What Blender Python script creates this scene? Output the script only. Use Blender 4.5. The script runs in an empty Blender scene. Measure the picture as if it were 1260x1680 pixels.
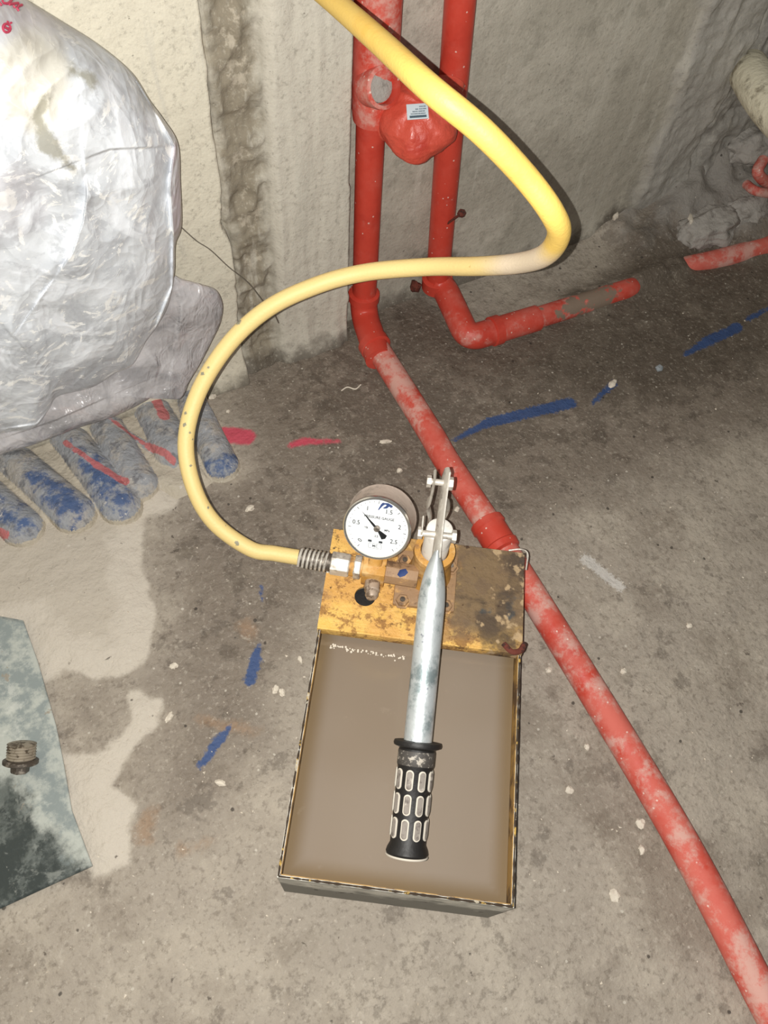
import bpy, bmesh, math, random
import numpy as np
from mathutils import Vector, Matrix
random.seed(4)
C = bpy.context.scene.collection

# ------------------------------------------------------------------ camera
F = 1300.; CX, CY = 630., 840.; H = .87          # focal length in pixels of the 1260 x 1680 frame, camera height
n_ = np.array([540 - CX, -(1600 - CY), -F]); n_ /= np.linalg.norm(n_)
def _ray(px, py): return np.array([px - CX, -(py - CY), -F]) / F
def _flc(px, py, z=0.):
    r = _ray(px, py); return r * ((H - z) / r.dot(n_))
_a = _flc(640, 493); _b = _flc(1100, 345)
_X = (_b - _a) / np.linalg.norm(_b - _a); _Z = -n_; _Y = np.cross(_Z, _X)
R = np.array([_X, _Y, _Z])
O3 = np.array([0, 0, H])
def G(px, py, z=0.): return R @ _flc(px, py, z) + O3              # surveyed point at height z
YW = G(640, 493)[1]
def W(px, py, o=0.):                                             # surveyed point at distance o off the back wall
    r = R @ _ray(px, py); return r * ((YW - o) / r[1]) + O3
def D(px, py, d): return (R @ _ray(px, py)) * d + O3             # surveyed point at depth d
def camdir(x, y, z=0.): return R @ np.array([x, y, z], float)
cam = bpy.data.objects.new('camera', bpy.data.cameras.new('camera')); C.objects.link(cam)
m = Matrix.Identity(4)
for i in range(3):
    for j in range(3): m[i][j] = R[i][j]
m.translation = Vector((0, 0, H)); cam.matrix_world = m
cam.data.sensor_fit = 'VERTICAL'; cam.data.sensor_height = 24.; cam.data.lens = 24. * F / 1680.
cam.data.clip_start = .01; cam.data.clip_end = 20
bpy.context.scene.camera = cam

# ------------------------------------------------------------------ world, flash lamp, exposure
wd = bpy.data.worlds.new('world'); bpy.context.scene.world = wd; wd.use_nodes = True
wd.node_tree.nodes['Background'].inputs[0].default_value = (.9, .95, 1, 1)
wd.node_tree.nodes['Background'].inputs[1].default_value = .10
fl = bpy.data.lights.new('phone_flash', 'POINT'); fl.energy = 32.; fl.shadow_soft_size = .0007; fl.color = (1., .975, .925)
flo = bpy.data.objects.new('phone_flash', fl); C.objects.link(flo)
flo.location = Vector(O3 + camdir(-.0108, -.0005, 0.0))
vs = bpy.context.scene.view_settings
vs.view_transform = 'Standard'; vs.look = 'None'; vs.exposure = 0.; vs.gamma = 1.; vs.use_curve_mapping = False

# ------------------------------------------------------------------ helpers
def srgb(r, g, b):
    f = lambda c: (c / 255 / 12.92) if c / 255 <= .04045 else ((c / 255 + .055) / 1.055) ** 2.4
    return (f(r), f(g), f(b), 1.)

def vnoise(x, y, s, seed=0):                                     # smooth lattice noise, 0..1
    rg = np.random.RandomState(seed); T = rg.rand(256, 256)
    x = np.asarray(x) * s + 57.3; y = np.asarray(y) * s + 91.7
    xi = np.floor(x).astype(int); yi = np.floor(y).astype(int); fx = x - xi; fy = y - yi
    fx = fx * fx * (3 - 2 * fx); fy = fy * fy * (3 - 2 * fy)
    g = lambda a, b: T[a % 256, b % 256]
    return (g(xi, yi) * (1 - fx) + g(xi + 1, yi) * fx) * (1 - fy) + (g(xi, yi + 1) * (1 - fx) + g(xi + 1, yi + 1) * fx) * fy
def fbm(x, y, s, o=4, seed=0, g=.5):
    t = 0; a = 1.; w = 0
    for k in range(o): t = t + a * vnoise(x, y, s * 2.03 ** k, seed + k); w += a; a *= g
    return t / w
def ridged(x, y, s, o=4, seed=0):
    t = 0; a = 1.; w = 0
    for k in range(o): t = t + a * (1 - np.abs(2 * vnoise(x, y, s * 2.1 ** k, seed + k) - 1)); w += a; a *= .5
    return t / w
def sstep(a, b, x):
    t = np.clip((x - a) / (b - a), 0, 1); return t * t * (3 - 2 * t)
def d_seg(x, y, a, b):
    ax, ay = a; bx, by = b; dx, dy = bx - ax, by - ay
    t = np.clip(((x - ax) * dx + (y - ay) * dy) / (dx * dx + dy * dy + 1e-12), 0, 1)
    return np.hypot(x - ax - t * dx, y - ay - t * dy), t
def d_line(x, y, pts):
    d = 9.
    for a, b in zip(pts[:-1], pts[1:]): d = np.minimum(d, d_seg(x, y, a, b)[0])
    return d
def sd_poly(x, y, P):                                            # signed distance, positive inside
    d = np.full(np.shape(x), 9.); ins = np.zeros(np.shape(x), bool)
    for (ax, ay), (bx, by) in zip(P, P[1:] + P[:1]):
        d = np.minimum(d, d_seg(x, y, (ax, ay), (bx, by))[0])
        c = ((ay > y) != (by > y)) & (x < (bx - ax) * (y - ay) / ((by - ay) or 1e-9) + ax)
        ins ^= c
    return np.where(ins, d, -d)

def link(name, me, mat, parent=None, smooth=True, inv=None):
    o = bpy.data.objects.new(name, me); C.objects.link(o)
    if mat:
        for m_ in (mat if isinstance(mat, (list, tuple)) else [mat]): me.materials.append(m_)
    if smooth: me.shade_smooth()
    if parent: o.parent = parent
    return o
def tag(o, label=None, cat=None, group=None, kind=None):
    for k, v in (('label', label), ('category', cat), ('group', group), ('kind', kind)):
        if v: o[k] = v
    return o
def empty(name, loc, rz=0., label=None, cat=None, group=None):
    o = bpy.data.objects.new(name, None); C.objects.link(o); o.location = Vector(loc); o.rotation_euler = (0, 0, rz)
    o.empty_display_size = .02
    return tag(o, label, cat, group)
def pydata(name, v, f):
    me = bpy.data.meshes.new(name); me.from_pydata([tuple(map(float, p)) for p in v], [], f); me.update(); return me
def gridmesh(name, P, attrs=None, close_u=False):
    """P: (nu, nv, 3) array -> quad grid"""
    nu, nv = P.shape[:2]; idx = np.arange(nu * nv).reshape(nu, nv)
    if close_u: idx = np.vstack([idx, idx[:1]])
    q = np.stack([idx[:-1, :-1], idx[1:, :-1], idx[1:, 1:], idx[:-1, 1:]], -1).reshape(-1, 4)
    me = bpy.data.meshes.new(name)
    me.vertices.add(nu * nv); me.vertices.foreach_set('co', P.reshape(-1).astype(np.float32))
    me.loops.add(q.size); me.loops.foreach_set('vertex_index', q.reshape(-1).astype(np.int32))
    me.polygons.add(len(q)); me.polygons.foreach_set('loop_start', (np.arange(len(q)) * 4).astype(np.int32))
    me.update(calc_edges=True); me.validate()
    for k, a in (attrs or {}).items():
        at = me.attributes.new(k, 'FLOAT', 'POINT'); at.data.foreach_set('value', np.asarray(a, np.float32).reshape(-1))
    return me
class MB:
    """collects shapes into one mesh"""
    def __init__(s): s.v = []; s.f = []
    def add(s, v, f):
        k = len(s.v); s.v += [tuple(map(float, p)) for p in v]; s.f += [tuple(i + k for i in q) for q in f]; return s
    def tube(s, pts, rad, seg=16, caps=True, up=None):
        pts = [np.array(p, float) for p in pts]; N = len(pts)
        rad = [rad] * N if np.isscalar(rad) else list(rad)
        T = []
        for i in range(N):
            t = pts[min(i + 1, N - 1)] - pts[max(i - 1, 0)]; L = np.linalg.norm(t)
            T.append(t / L if L > 1e-12 else T[-1])
        u = np.array(up if up is not None else ((0, 0, 1) if abs(T[0][2]) < .9 else (1, 0, 0)), float)
        v = []; f = []
        for i in range(N):
            u = u - T[i] * u.dot(T[i]); u /= np.linalg.norm(u); w = np.cross(T[i], u)
            r = rad[i]; r = (r, r) if np.isscalar(r) else r
            for k in range(seg):
                a = 2 * math.pi * k / seg; v.append(pts[i] + u * (math.cos(a) * r[0]) + w * (math.sin(a) * r[1]))
        for i in range(N - 1):
            for k in range(seg):
                k2 = (k + 1) % seg; f.append((i * seg + k, i * seg + k2, (i + 1) * seg + k2, (i + 1) * seg + k))
        if caps: f.append(tuple(range(seg))[::-1]); f.append(tuple((N - 1) * seg + k for k in range(seg)))
        return s.add(v, f)
    def lathe(s, prof, o, ax, seg=32, up=None):
        """prof: (distance along ax, radius)"""
        o = np.array(o, float); ax = np.array(ax, float); ax /= np.linalg.norm(ax)
        u = np.array(up if up is not None else ((0, 0, 1) if abs(ax[2]) < .9 else (1, 0, 0)), float)
        u -= ax * u.dot(ax); u /= np.linalg.norm(u); w = np.cross(ax, u); v = []; f = []
        for (h, r) in prof:
            for k in range(seg):
                a = 2 * math.pi * k / seg; v.append(o + ax * h + (u * math.cos(a) + w * math.sin(a)) * r)
        for i in range(len(prof) - 1):
            for k in range(seg):
                k2 = (k + 1) % seg; f.append((i * seg + k, i * seg + k2, (i + 1) * seg + k2, (i + 1) * seg + k))
        if prof[0][1] > 1e-6: f.append(tuple(range(seg))[::-1])
        if prof[-1][1] > 1e-6: f.append(tuple((len(prof) - 1) * seg + k for k in range(seg)))
        return s.add(v, f)
    def box(s, o, x, y, z, hx, hy, hz):
        """oriented box: centre, axes, half sizes"""
        o, x, y, z = [np.array(t, float) for t in (o, x, y, z)]
        v = [o + x * hx * a + y * hy * b + z * hz * c for a in (-1, 1) for b in (-1, 1) for c in (-1, 1)]
        return s.add(v, [(0, 1, 3, 2), (4, 6, 7, 5), (0, 4, 5, 1), (2, 3, 7, 6), (0, 2, 6, 4), (1, 5, 7, 3)])
    def build(s, name, mat, parent=None, smooth=35, bevel=0., inv=None):
        v = s.v
        if inv is not None: v = [tuple(inv @ Vector(p)) for p in v]
        bm = bmesh.new(); vs_ = [bm.verts.new(p) for p in v]
        for q in s.f:
            try: bm.faces.new([vs_[i] for i in q])
            except ValueError: pass
        bmesh.ops.remove_doubles(bm, verts=bm.verts, dist=1e-6)
        bmesh.ops.recalc_face_normals(bm, faces=bm.faces)
        if bevel:
            es = [e for e in bm.edges if len(e.link_faces) == 2 and e.calc_face_angle(0) > .5]
            bmesh.ops.bevel(bm, geom=es, offset=bevel, segments=2, affect='EDGES', profile=.6, clamp_overlap=True)
        me = bpy.data.meshes.new(name); bm.to_mesh(me); bm.free()
        o = link(name, me, mat, parent, smooth=False)
        if smooth:
            try: me.shade_smooth(); me.set_sharp_from_angle(angle=math.radians(smooth))
            except Exception: pass
        return o
def crom(P, n=10):
    P = [np.array(p, float) for p in P]; P = [2 * P[0] - P[1]] + P + [2 * P[-1] - P[-2]]; out = []
    for i in range(1, len(P) - 2):
        a, b, c, d = P[i - 1:i + 3]
        for k in range(n):
            t = k / n; out.append(.5 * (2 * b + (c - a) * t + (2 * a - 5 * b + 4 * c - d) * t * t + (3 * b - a - 3 * c + d) * t ** 3))
    out.append(P[-2]); return out
def rounded(pts, r=.02, n=8):
    """polyline with rounded corners"""
    pts = [np.array(p, float) for p in pts]; out = [pts[0]]
    for i in range(1, len(pts) - 1):
        a, b, c = pts[i - 1:i + 2]; u = (a - b) / np.linalg.norm(a - b); w = (c - b) / np.linalg.norm(c - b)
        for k in range(n + 1):
            t = k / n; out.append((1 - t) ** 2 * (b + u * r) + 2 * t * (1 - t) * b + t * t * (b + w * r))
    return out + [pts[-1]]
def dense(pts, step=.01):
    out = [pts[0]]
    for a, b in zip(pts[:-1], pts[1:]):
        k = max(1, int(np.linalg.norm(b - a) / step))
        for i in range(1, k + 1): out.append(a + (b - a) * i / k)
    return out

# ------------------------------------------------------------------ materials
def mat(name, base, rough=.7, metal=0., layers=(), bump=(), crease=(), spec=.5, coat=0., clear=None, rough_noise=None, coord='Object', sss=0.):
    """layers: dicts color, scale, lo, hi [, detail, stretch, attr, k, rough, seed, dist]; a layer covers what lies below it where its mask is 1"""
    m = bpy.data.materials.new(name); m.use_nodes = True; nt = m.node_tree; N = nt.nodes; L = nt.links
    for x in list(N): N.remove(x)
    out = N.new('ShaderNodeOutputMaterial'); bs = N.new('ShaderNodeBsdfPrincipled'); L.new(bs.outputs[0], out.inputs[0])
    bs.inputs['Metallic'].default_value = metal; bs.inputs['Specular IOR Level'].default_value = spec
    bs.inputs['Coat Weight'].default_value = coat; bs.inputs['Coat Roughness'].default_value = .15
    if sss:
        bs.inputs['Subsurface Weight'].default_value = sss; bs.inputs['Subsurface Scale'].default_value = .01
    tc = N.new('ShaderNodeTexCoord')
    def noise(scale, detail=4, stretch=None, seed=0, dist=0., rg=.55):
        src = tc.outputs[coord]
        if stretch or seed:
            mp = N.new('ShaderNodeMapping'); L.new(src, mp.inputs[0]); mp.inputs['Scale'].default_value = stretch or (1, 1, 1)
            mp.inputs['Location'].default_value = (seed * 1.7, seed * .9, seed * 2.3); src = mp.outputs[0]
        t = N.new('ShaderNodeTexNoise'); L.new(src, t.inputs['Vector']); t.inputs['Scale'].default_value = scale
        t.inputs['Detail'].default_value = detail; t.inputs['Distortion'].default_value = dist; t.inputs['Roughness'].default_value = rg
        return t.outputs['Fac']
    def val(op, a, b):
        q = N.new('ShaderNodeMath'); q.operation = op
        for i, z in enumerate((a, b)):
            if hasattr(z, 'node'): L.new(z, q.inputs[i])
            else: q.inputs[i].default_value = z
        return q.outputs[0]
    col = N.new('ShaderNodeRGB'); col.outputs[0].default_value = base; cur = col.outputs[0]
    rv = N.new('ShaderNodeValue'); rv.outputs[0].default_value = rough; rcur = rv.outputs[0]
    def mask(l):
        lo, hi = l['lo'], l['hi']
        if 'vor' in l:
            t = N.new('ShaderNodeTexVoronoi'); L.new(tc.outputs[coord], t.inputs['Vector']); t.inputs['Scale'].default_value = l['vor']
            t.inputs['Randomness'].default_value = 1.; src = t.outputs['Distance']
            if 'keep' in l:                                     # only some of the cells carry a fleck
                sp = N.new('ShaderNodeSeparateColor'); L.new(t.outputs['Color'], sp.inputs[0])
                src = val('ADD', src, val('MULTIPLY', val('GREATER_THAN', sp.outputs[0], l['keep']), 5.))
            src = val('ADD', src, val('MULTIPLY', val('SUBTRACT', noise(l['vor'] * 3, 2), .5), l.get('k', .25)))
        elif 'attr' in l:
            a = N.new('ShaderNodeAttribute'); a.attribute_name = l['attr']; src = a.outputs['Fac']
            if l.get('k'):
                src = val('ADD', src, val('MULTIPLY', val('SUBTRACT', noise(l['scale'], l.get('detail', 4), l.get('stretch'), l.get('seed', 0), l.get('dist', 0), .7), .5), l['k']))
        elif 'axis' in l:
            sp = N.new('ShaderNodeSeparateXYZ'); L.new(tc.outputs[coord], sp.inputs[0]); src = sp.outputs[l['axis']]
            src = val('ADD', src, val('MULTIPLY', val('SUBTRACT', noise(l['scale'], l.get('detail', 4), None, l.get('seed', 0)), .5), l.get('k', .05)))
        elif 'normal' in l:                                      # dust that has settled on what faces up
            g = N.new('ShaderNodeNewGeometry'); sp = N.new('ShaderNodeSeparateXYZ'); L.new(g.outputs['Normal'], sp.inputs[0]); src = sp.outputs[2]
            src = val('ADD', src, val('MULTIPLY', val('SUBTRACT', noise(l['scale'], l.get('detail', 4), l.get('stretch'), l.get('seed', 0)), .5), l.get('k', 1.)))
        else: src = noise(l['scale'], l.get('detail', 4), l.get('stretch'), l.get('seed', 0), l.get('dist', 0), l.get('rg', .68))
        mr = N.new('ShaderNodeMapRange'); mr.interpolation_type = 'SMOOTHSTEP'; L.new(src, mr.inputs[0])
        mr.inputs[1].default_value = min(lo, hi); mr.inputs[2].default_value = max(lo, hi)
        mr.inputs[3].default_value = 0. if hi > lo else l.get('amt', 1.); mr.inputs[4].default_value = l.get('amt', 1.) if hi > lo else 0.
        mk = mr.outputs[0]
        if 'times' in l: mk = val('MULTIPLY', mk, mask(l['times']))
        return mk
    for l in layers:
        mk = mask(l)
        mx = N.new('ShaderNodeMix'); mx.data_type = 'RGBA'; L.new(mk, mx.inputs[0]); L.new(cur, mx.inputs[6]); mx.inputs[7].default_value = l['color']; cur = mx.outputs[2]
        if 'rough' in l:
            mf = N.new('ShaderNodeMix'); L.new(mk, mf.inputs[0]); L.new(rcur, mf.inputs[2]); mf.inputs[3].default_value = l['rough']; rcur = mf.outputs[0]
        if 'metal' in l:
            mf = N.new('ShaderNodeMix'); L.new(mk, mf.inputs[0]); mf.inputs[2].default_value = metal; mf.inputs[3].default_value = l['metal']; L.new(mf.outputs[0], bs.inputs['Metallic'])
    L.new(cur, bs.inputs['Base Color']); L.new(rcur, bs.inputs['Roughness'])
    prev = None
    for sc, dist in crease:                                      # sharp folds of crumpled film
        mp = N.new('ShaderNodeMapping'); L.new(tc.outputs[coord], mp.inputs[0]); mp.inputs['Rotation'].default_value = (.5, .7, .4); mp.inputs['Scale'].default_value = (1, 1, .6)
        wn = N.new('ShaderNodeTexNoise'); L.new(mp.outputs[0], wn.inputs['Vector']); wn.inputs['Scale'].default_value = sc * .6; wn.inputs['Detail'].default_value = 1.
        vm = N.new('ShaderNodeVectorMath'); vm.operation = 'MULTIPLY_ADD'; L.new(wn.outputs['Color'], vm.inputs[0]); vm.inputs[1].default_value = (.12, .12, .12); L.new(mp.outputs[0], vm.inputs[2])
        vo = N.new('ShaderNodeTexVoronoi'); L.new(vm.outputs[0], vo.inputs['Vector']); vo.inputs['Scale'].default_value = sc
        b = N.new('ShaderNodeBump'); b.inputs['Strength'].default_value = 1.; b.inputs['Distance'].default_value = dist
        L.new(vo.outputs['Distance'], b.inputs['Height'])
        if prev: L.new(prev, b.inputs['Normal'])
        prev = b.outputs[0]
    for bp in bump:
        sc, dist = bp[:2]; st = bp[2] if len(bp) > 2 else None
        b = N.new('ShaderNodeBump'); b.inputs['Strength'].default_value = 1.; b.inputs['Distance'].default_value = dist
        L.new(noise(sc, 5, st, 3), b.inputs['Height'])
        if prev: L.new(prev, b.inputs['Normal'])
        prev = b.outputs[0]
    if prev: L.new(prev, bs.inputs['Normal'])
    if clear:                                                    # see-through film: attribute holds how much shows through
        tr = N.new('ShaderNodeBsdfTransparent'); mx = N.new('ShaderNodeMixShader')
        L.new(mask(clear), mx.inputs[0]); L.new(bs.outputs[0], mx.inputs[1]); L.new(tr.outputs[0], mx.inputs[2]); L.new(mx.outputs[0], out.inputs[0])
    return m
def plain(name, c, rough=.6, metal=0., **k): return mat(name, c, rough, metal, **k)

DUST = srgb(196, 186, 172)
M_floor = mat('floor_concrete', srgb(164, 154, 141), .8, layers=[
    dict(color=srgb(182, 172, 157), scale=9, lo=.45, hi=.62, detail=8, amt=.7),
    dict(color=srgb(137, 126, 113), scale=5, lo=.50, hi=.64, detail=8, seed=4, amt=.75),
    dict(color=srgb(124, 113, 101), attr='wet', scale=24, k=.10, lo=-.02, hi=.07, detail=9, rough=.62, amt=.86),
    dict(color=srgb(88, 78, 67), attr='damp', scale=20, k=.13, lo=-.01, hi=.06, detail=9, rough=.6, amt=.7),
    dict(color=srgb(80, 70, 60), attr='wet', scale=34, k=.9, lo=.10, hi=.17, detail=9, amt=.5),
    dict(color=srgb(76, 67, 58), scale=24, lo=.575, hi=.63, detail=9, seed=33, amt=.4),
    dict(color=srgb(138, 128, 114), scale=13, lo=.54, hi=.68, detail=9, seed=9, amt=.45),
    dict(color=srgb(124, 113, 100), attr='spot', scale=110, k=.045, lo=-.002, hi=.008, detail=6, amt=.6),
    dict(color=srgb(158, 128, 100), attr='rust', scale=60, k=.03, lo=-.004, hi=.010, detail=6, amt=.6),
    dict(color=srgb(112, 102, 90), scale=150, lo=.50, hi=.66, detail=6, seed=21, amt=.5),
    dict(color=srgb(196, 187, 173), scale=190, lo=.54, hi=.68, detail=6, seed=22, amt=.42),
    dict(color=srgb(206, 197, 183), attr='pale', scale=26, k=.028, lo=-.004, hi=.004, detail=7, amt=.86),
    dict(color=srgb(178, 168, 153), attr='pale', scale=34, k=.06, lo=.03, hi=.05, detail=7, amt=.5),
    dict(color=srgb(150, 146, 140), attr='bank', scale=30, k=.8, lo=.15, hi=.5, detail=8, amt=.75),
    dict(color=srgb(78, 69, 60), scale=70, lo=.66, hi=.72, detail=5, seed=5, amt=.8),
    dict(color=srgb(190, 181, 168), scale=95, lo=.66, hi=.72, detail=5, seed=15, amt=.5),
    dict(color=srgb(56, 50, 44), vor=70, keep=.07, lo=.17, hi=.11, k=.2, amt=.8),
    dict(color=srgb(206, 199, 186), vor=95, keep=.08, lo=.17, hi=.11, k=.2, amt=.7),
    dict(color=srgb(48, 78, 128), attr='blue', scale=170, k=.016, lo=-.001, hi=.003, detail=7, amt=.9),
    dict(color=srgb(206, 74, 96), attr='pink', scale=150, k=.010, lo=-.002, hi=.004, detail=5, amt=.92),
    dict(color=srgb(208, 204, 198), attr='chalk', scale=330, k=.022, lo=0., hi=.004, detail=5, amt=.8),
], bump=[(18, .006), (70, .003), (260, .0011)])
M_wall = mat('wall_cement', srgb(180, 174, 160), .88, layers=[
    dict(color=srgb(204, 198, 184), scale=7, lo=.45, hi=.62, detail=8, amt=.6),
    dict(color=srgb(150, 145, 132), scale=30, lo=.5, hi=.66, detail=8, seed=3, amt=.5),
    dict(color=srgb(222, 215, 196), attr='panel', scale=20, k=.02, lo=-.002, hi=.002, detail=6, amt=.88),
    dict(color=srgb(208, 202, 188), attr='column', scale=20, k=.016, lo=-.002, hi=.004, detail=6, amt=.9),
    dict(color=srgb(170, 164, 151), attr='column', scale=34, k=.10, lo=.045, hi=.075, detail=6, stretch=(1, 1, .12), seed=2, amt=.6),
    dict(color=srgb(138, 128, 110), attr='strip', scale=40, k=.05, lo=0., hi=.02, detail=8, amt=.9),
    dict(color=srgb(196, 186, 168), attr='strip', scale=46, k=.22, lo=.03, hi=.05, detail=8, seed=7, amt=.7),
    dict(color=srgb(168, 165, 160), attr='rough', scale=20, k=.06, lo=-.01, hi=.02, detail=8, amt=.7),
    dict(color=srgb(128, 124, 118), attr='rough', scale=48, k=.30, lo=.10, hi=.16, detail=8, seed=5, amt=.55),
    dict(color=srgb(200, 195, 182), scale=22, lo=.57, hi=.66, detail=6, stretch=(1.6, 1, .14), seed=13, amt=.55),
    dict(color=srgb(88, 80, 70), attr='damp', scale=22, k=.07, lo=-.01, hi=.02, detail=8, amt=.85),
    dict(color=srgb(128, 122, 110), scale=170, lo=.52, hi=.68, detail=6, seed=21, amt=.4),
    dict(color=srgb(205, 199, 184), scale=210, lo=.54, hi=.68, detail=6, seed=22, amt=.35),
    dict(color=srgb(90, 84, 76), scale=120, lo=.67, hi=.73, detail=4, seed=9, amt=.7),
], bump=[(50, .0016), (240, .0008)])
RED = srgb(204, 70, 54)
def red(name, dust, lo=.55, base=RED, extra=()):
    return mat(name, base, .42, layers=[
        dict(color=srgb(178, 50, 38), scale=12, lo=.5, hi=.7, amt=.6),
        dict(color=srgb(212, 108, 94), scale=16, lo=lo - .12, hi=lo + .12, detail=8, seed=6, amt=min(1, dust * 1.5), rough=.8),
        dict(color=srgb(214, 178, 166), scale=20, lo=lo, hi=lo + .14, detail=10, seed=2, rg=.75, amt=dust, rough=.85),
        dict(color=srgb(240, 218, 206), vor=170, keep=.10, lo=.22, hi=.14, k=.2, amt=.7)] + list(extra), bump=[(90, .0006)])
M_red = red('red_pipe_paint', .25, .60)
M_red_dusty = red('red_pipe_paint_caked', .75, .47)
M_red_wrap = mat('red_film', srgb(204, 80, 62), .45, layers=[dict(color=srgb(228, 104, 88), scale=22, lo=.5, hi=.72, amt=.55), dict(color=srgb(168, 34, 28), scale=15, lo=.55, hi=.7, seed=3, amt=.5)], bump=[(45, .004)], coat=.08)
M_yel = mat('yellow_pump_paint', srgb(228, 184, 100), .6, layers=[
    dict(color=srgb(206, 152, 84), scale=16, lo=.45, hi=.60, detail=8, amt=.65),
    dict(color=srgb(150, 112, 74), scale=19, lo=.53, hi=.60, detail=9, seed=31, amt=.75),
    dict(color=srgb(232, 186, 92), scale=26, lo=.55, hi=.7, seed=7, amt=.6),
    dict(color=srgb(138, 96, 54), scale=50, lo=.51, hi=.58, detail=9, seed=2, rough=.85, amt=.8, rg=.75),
    dict(color=srgb(84, 58, 36), scale=110, lo=.58, hi=.66, detail=6, seed=12, rough=.85, amt=.7),
    dict(color=srgb(112, 94, 74), axis=0, scale=45, k=.075, lo=.112, hi=.138, detail=8, rough=.85, times=dict(axis=1, scale=30, k=.05, lo=.222, hi=.256, seed=2), amt=.93),
    dict(color=srgb(60, 72, 78), axis=0, scale=34, k=.28, lo=.205, hi=.23, detail=4, seed=6, rough=.8, amt=.8),
    dict(color=srgb(74, 62, 52), axis=0, scale=26, k=.30, lo=.18, hi=.215, detail=8, seed=41, rough=.85, amt=.8),
    dict(color=srgb(186, 160, 124), axis=0, scale=60, k=.34, lo=.200, hi=.225, detail=8, seed=11, rough=.85, amt=.85),
    dict(color=srgb(66, 46, 32), scale=90, lo=.64, hi=.70, detail=4, seed=4, amt=.9)], bump=[(60, .002), (160, .0016)])
M_cast = mat('worn_yellow_casting', srgb(198, 146, 70), .6, layers=[
    dict(color=srgb(232, 196, 142), scale=30, lo=.5, hi=.68, detail=6, amt=.7),
    dict(color=srgb(132, 98, 68), scale=34, lo=.54, hi=.66, detail=7, seed=2, rough=.85),
    dict(color=srgb(76, 56, 40), scale=80, lo=.64, hi=.72, detail=4, seed=4)], bump=[(120, .001)])
M_valve = mat('grimy_valve_body', srgb(156, 124, 92), .6, layers=[
    dict(color=srgb(206, 162, 104), scale=40, lo=.5, hi=.66), dict(color=srgb(110, 84, 62), scale=60, lo=.56, hi=.68, seed=2)], bump=[(150, .0008)])
M_bluepaint = plain('blue_marking_paint', srgb(44, 66, 118), .6)
M_tank = mat('tank_outside', srgb(204, 202, 192), .8, layers=[
    dict(color=srgb(236, 232, 220), scale=24, lo=.48, hi=.62, detail=7),
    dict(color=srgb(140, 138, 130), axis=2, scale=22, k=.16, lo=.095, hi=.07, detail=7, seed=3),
    dict(color=srgb(62, 52, 40), scale=55, lo=.62, hi=.70, seed=5)], bump=[(90, .001)])
M_tankin = mat('tank_inside', srgb(172, 134, 70), .6, layers=[dict(color=srgb(92, 66, 38), scale=30, lo=.45, hi=.6, detail=6), dict(color=srgb(186, 140, 70), scale=44, lo=.6, hi=.7, seed=3)])
M_water = mat('murky_water', srgb(140, 127, 113), .09, spec=.5, layers=[
    dict(color=srgb(130, 115, 98), scale=5, lo=.4, hi=.7, detail=2, amt=.6),
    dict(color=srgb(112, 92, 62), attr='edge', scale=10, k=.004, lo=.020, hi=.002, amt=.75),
    dict(color=srgb(156, 143, 126), scale=38, lo=.62, hi=.76, detail=9, seed=8, amt=.4, rough=.4)], bump=[(9, .0006)])
M_galv = mat('galvanised_tube', srgb(206, 212, 214), .48, .55, layers=[
    dict(color=srgb(126, 140, 142), scale=26, lo=.50, hi=.66, detail=7, rough=.5, amt=.9),
    dict(color=srgb(226, 228, 226), scale=32, lo=.54, hi=.70, detail=5, seed=4, rough=.55),
    dict(color=srgb(104, 108, 124), scale=70, lo=.62, hi=.72, seed=6)], bump=[(90, .0008)])
M_steel = mat('dusty_steel', srgb(208, 202, 192), .5, .35, layers=[dict(color=srgb(150, 142, 132), scale=60, lo=.52, hi=.68), dict(color=srgb(228, 224, 214), scale=90, lo=.5, hi=.66, seed=3)], bump=[(200, .0004)])
M_plunger = mat('plunger_steel', srgb(236, 232, 224), .6, 0., layers=[dict(color=srgb(178, 172, 164), scale=40, lo=.52, hi=.7), dict(color=srgb(90, 82, 74), scale=160, lo=.68, hi=.74, seed=3)])
M_darksteel = mat('grimy_steel', srgb(92, 84, 76), .5, .5, layers=[dict(color=srgb(160, 150, 138), scale=90, lo=.52, hi=.66)], bump=[(160, .0006)])
M_chrome = plain('bright_steel', srgb(214, 210, 204), .22, .9)
M_case = mat('gauge_case', srgb(198, 182, 170), .55, .2, layers=[dict(color=srgb(160, 148, 138), scale=46, lo=.5, hi=.66, detail=6), dict(color=srgb(222, 210, 198), scale=30, lo=.55, hi=.7, seed=5), dict(color=srgb(70, 64, 60), scale=70, lo=.66, hi=.74, seed=3)], bump=[(140, .0006)])
M_dial = plain('dial_white', srgb(250, 252, 252), .6)
M_print = plain('dial_print', srgb(52, 56, 60), .6)
M_black = plain('needle_black', srgb(16, 16, 18), .45)
M_rubber = mat('black_rubber', srgb(26, 24, 23), .55, layers=[dict(color=srgb(92, 84, 76), scale=80, lo=.6, hi=.76, detail=6, amt=.6)], bump=[(220, .0004)])
M_pad = mat('dusty_grip_pad', srgb(140, 132, 124), .75, layers=[dict(color=srgb(104, 96, 90), scale=160, lo=.5, hi=.66), dict(color=srgb(190, 182, 170), scale=120, lo=.56, hi=.7, seed=3)])
M_padrim = plain('dust_worn_rim', srgb(204, 196, 182), .8)
M_gripband = mat('scuffed_grip_band', srgb(70, 66, 62), .6, layers=[dict(color=srgb(176, 168, 156), scale=180, lo=.52, hi=.62, detail=6)])
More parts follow.
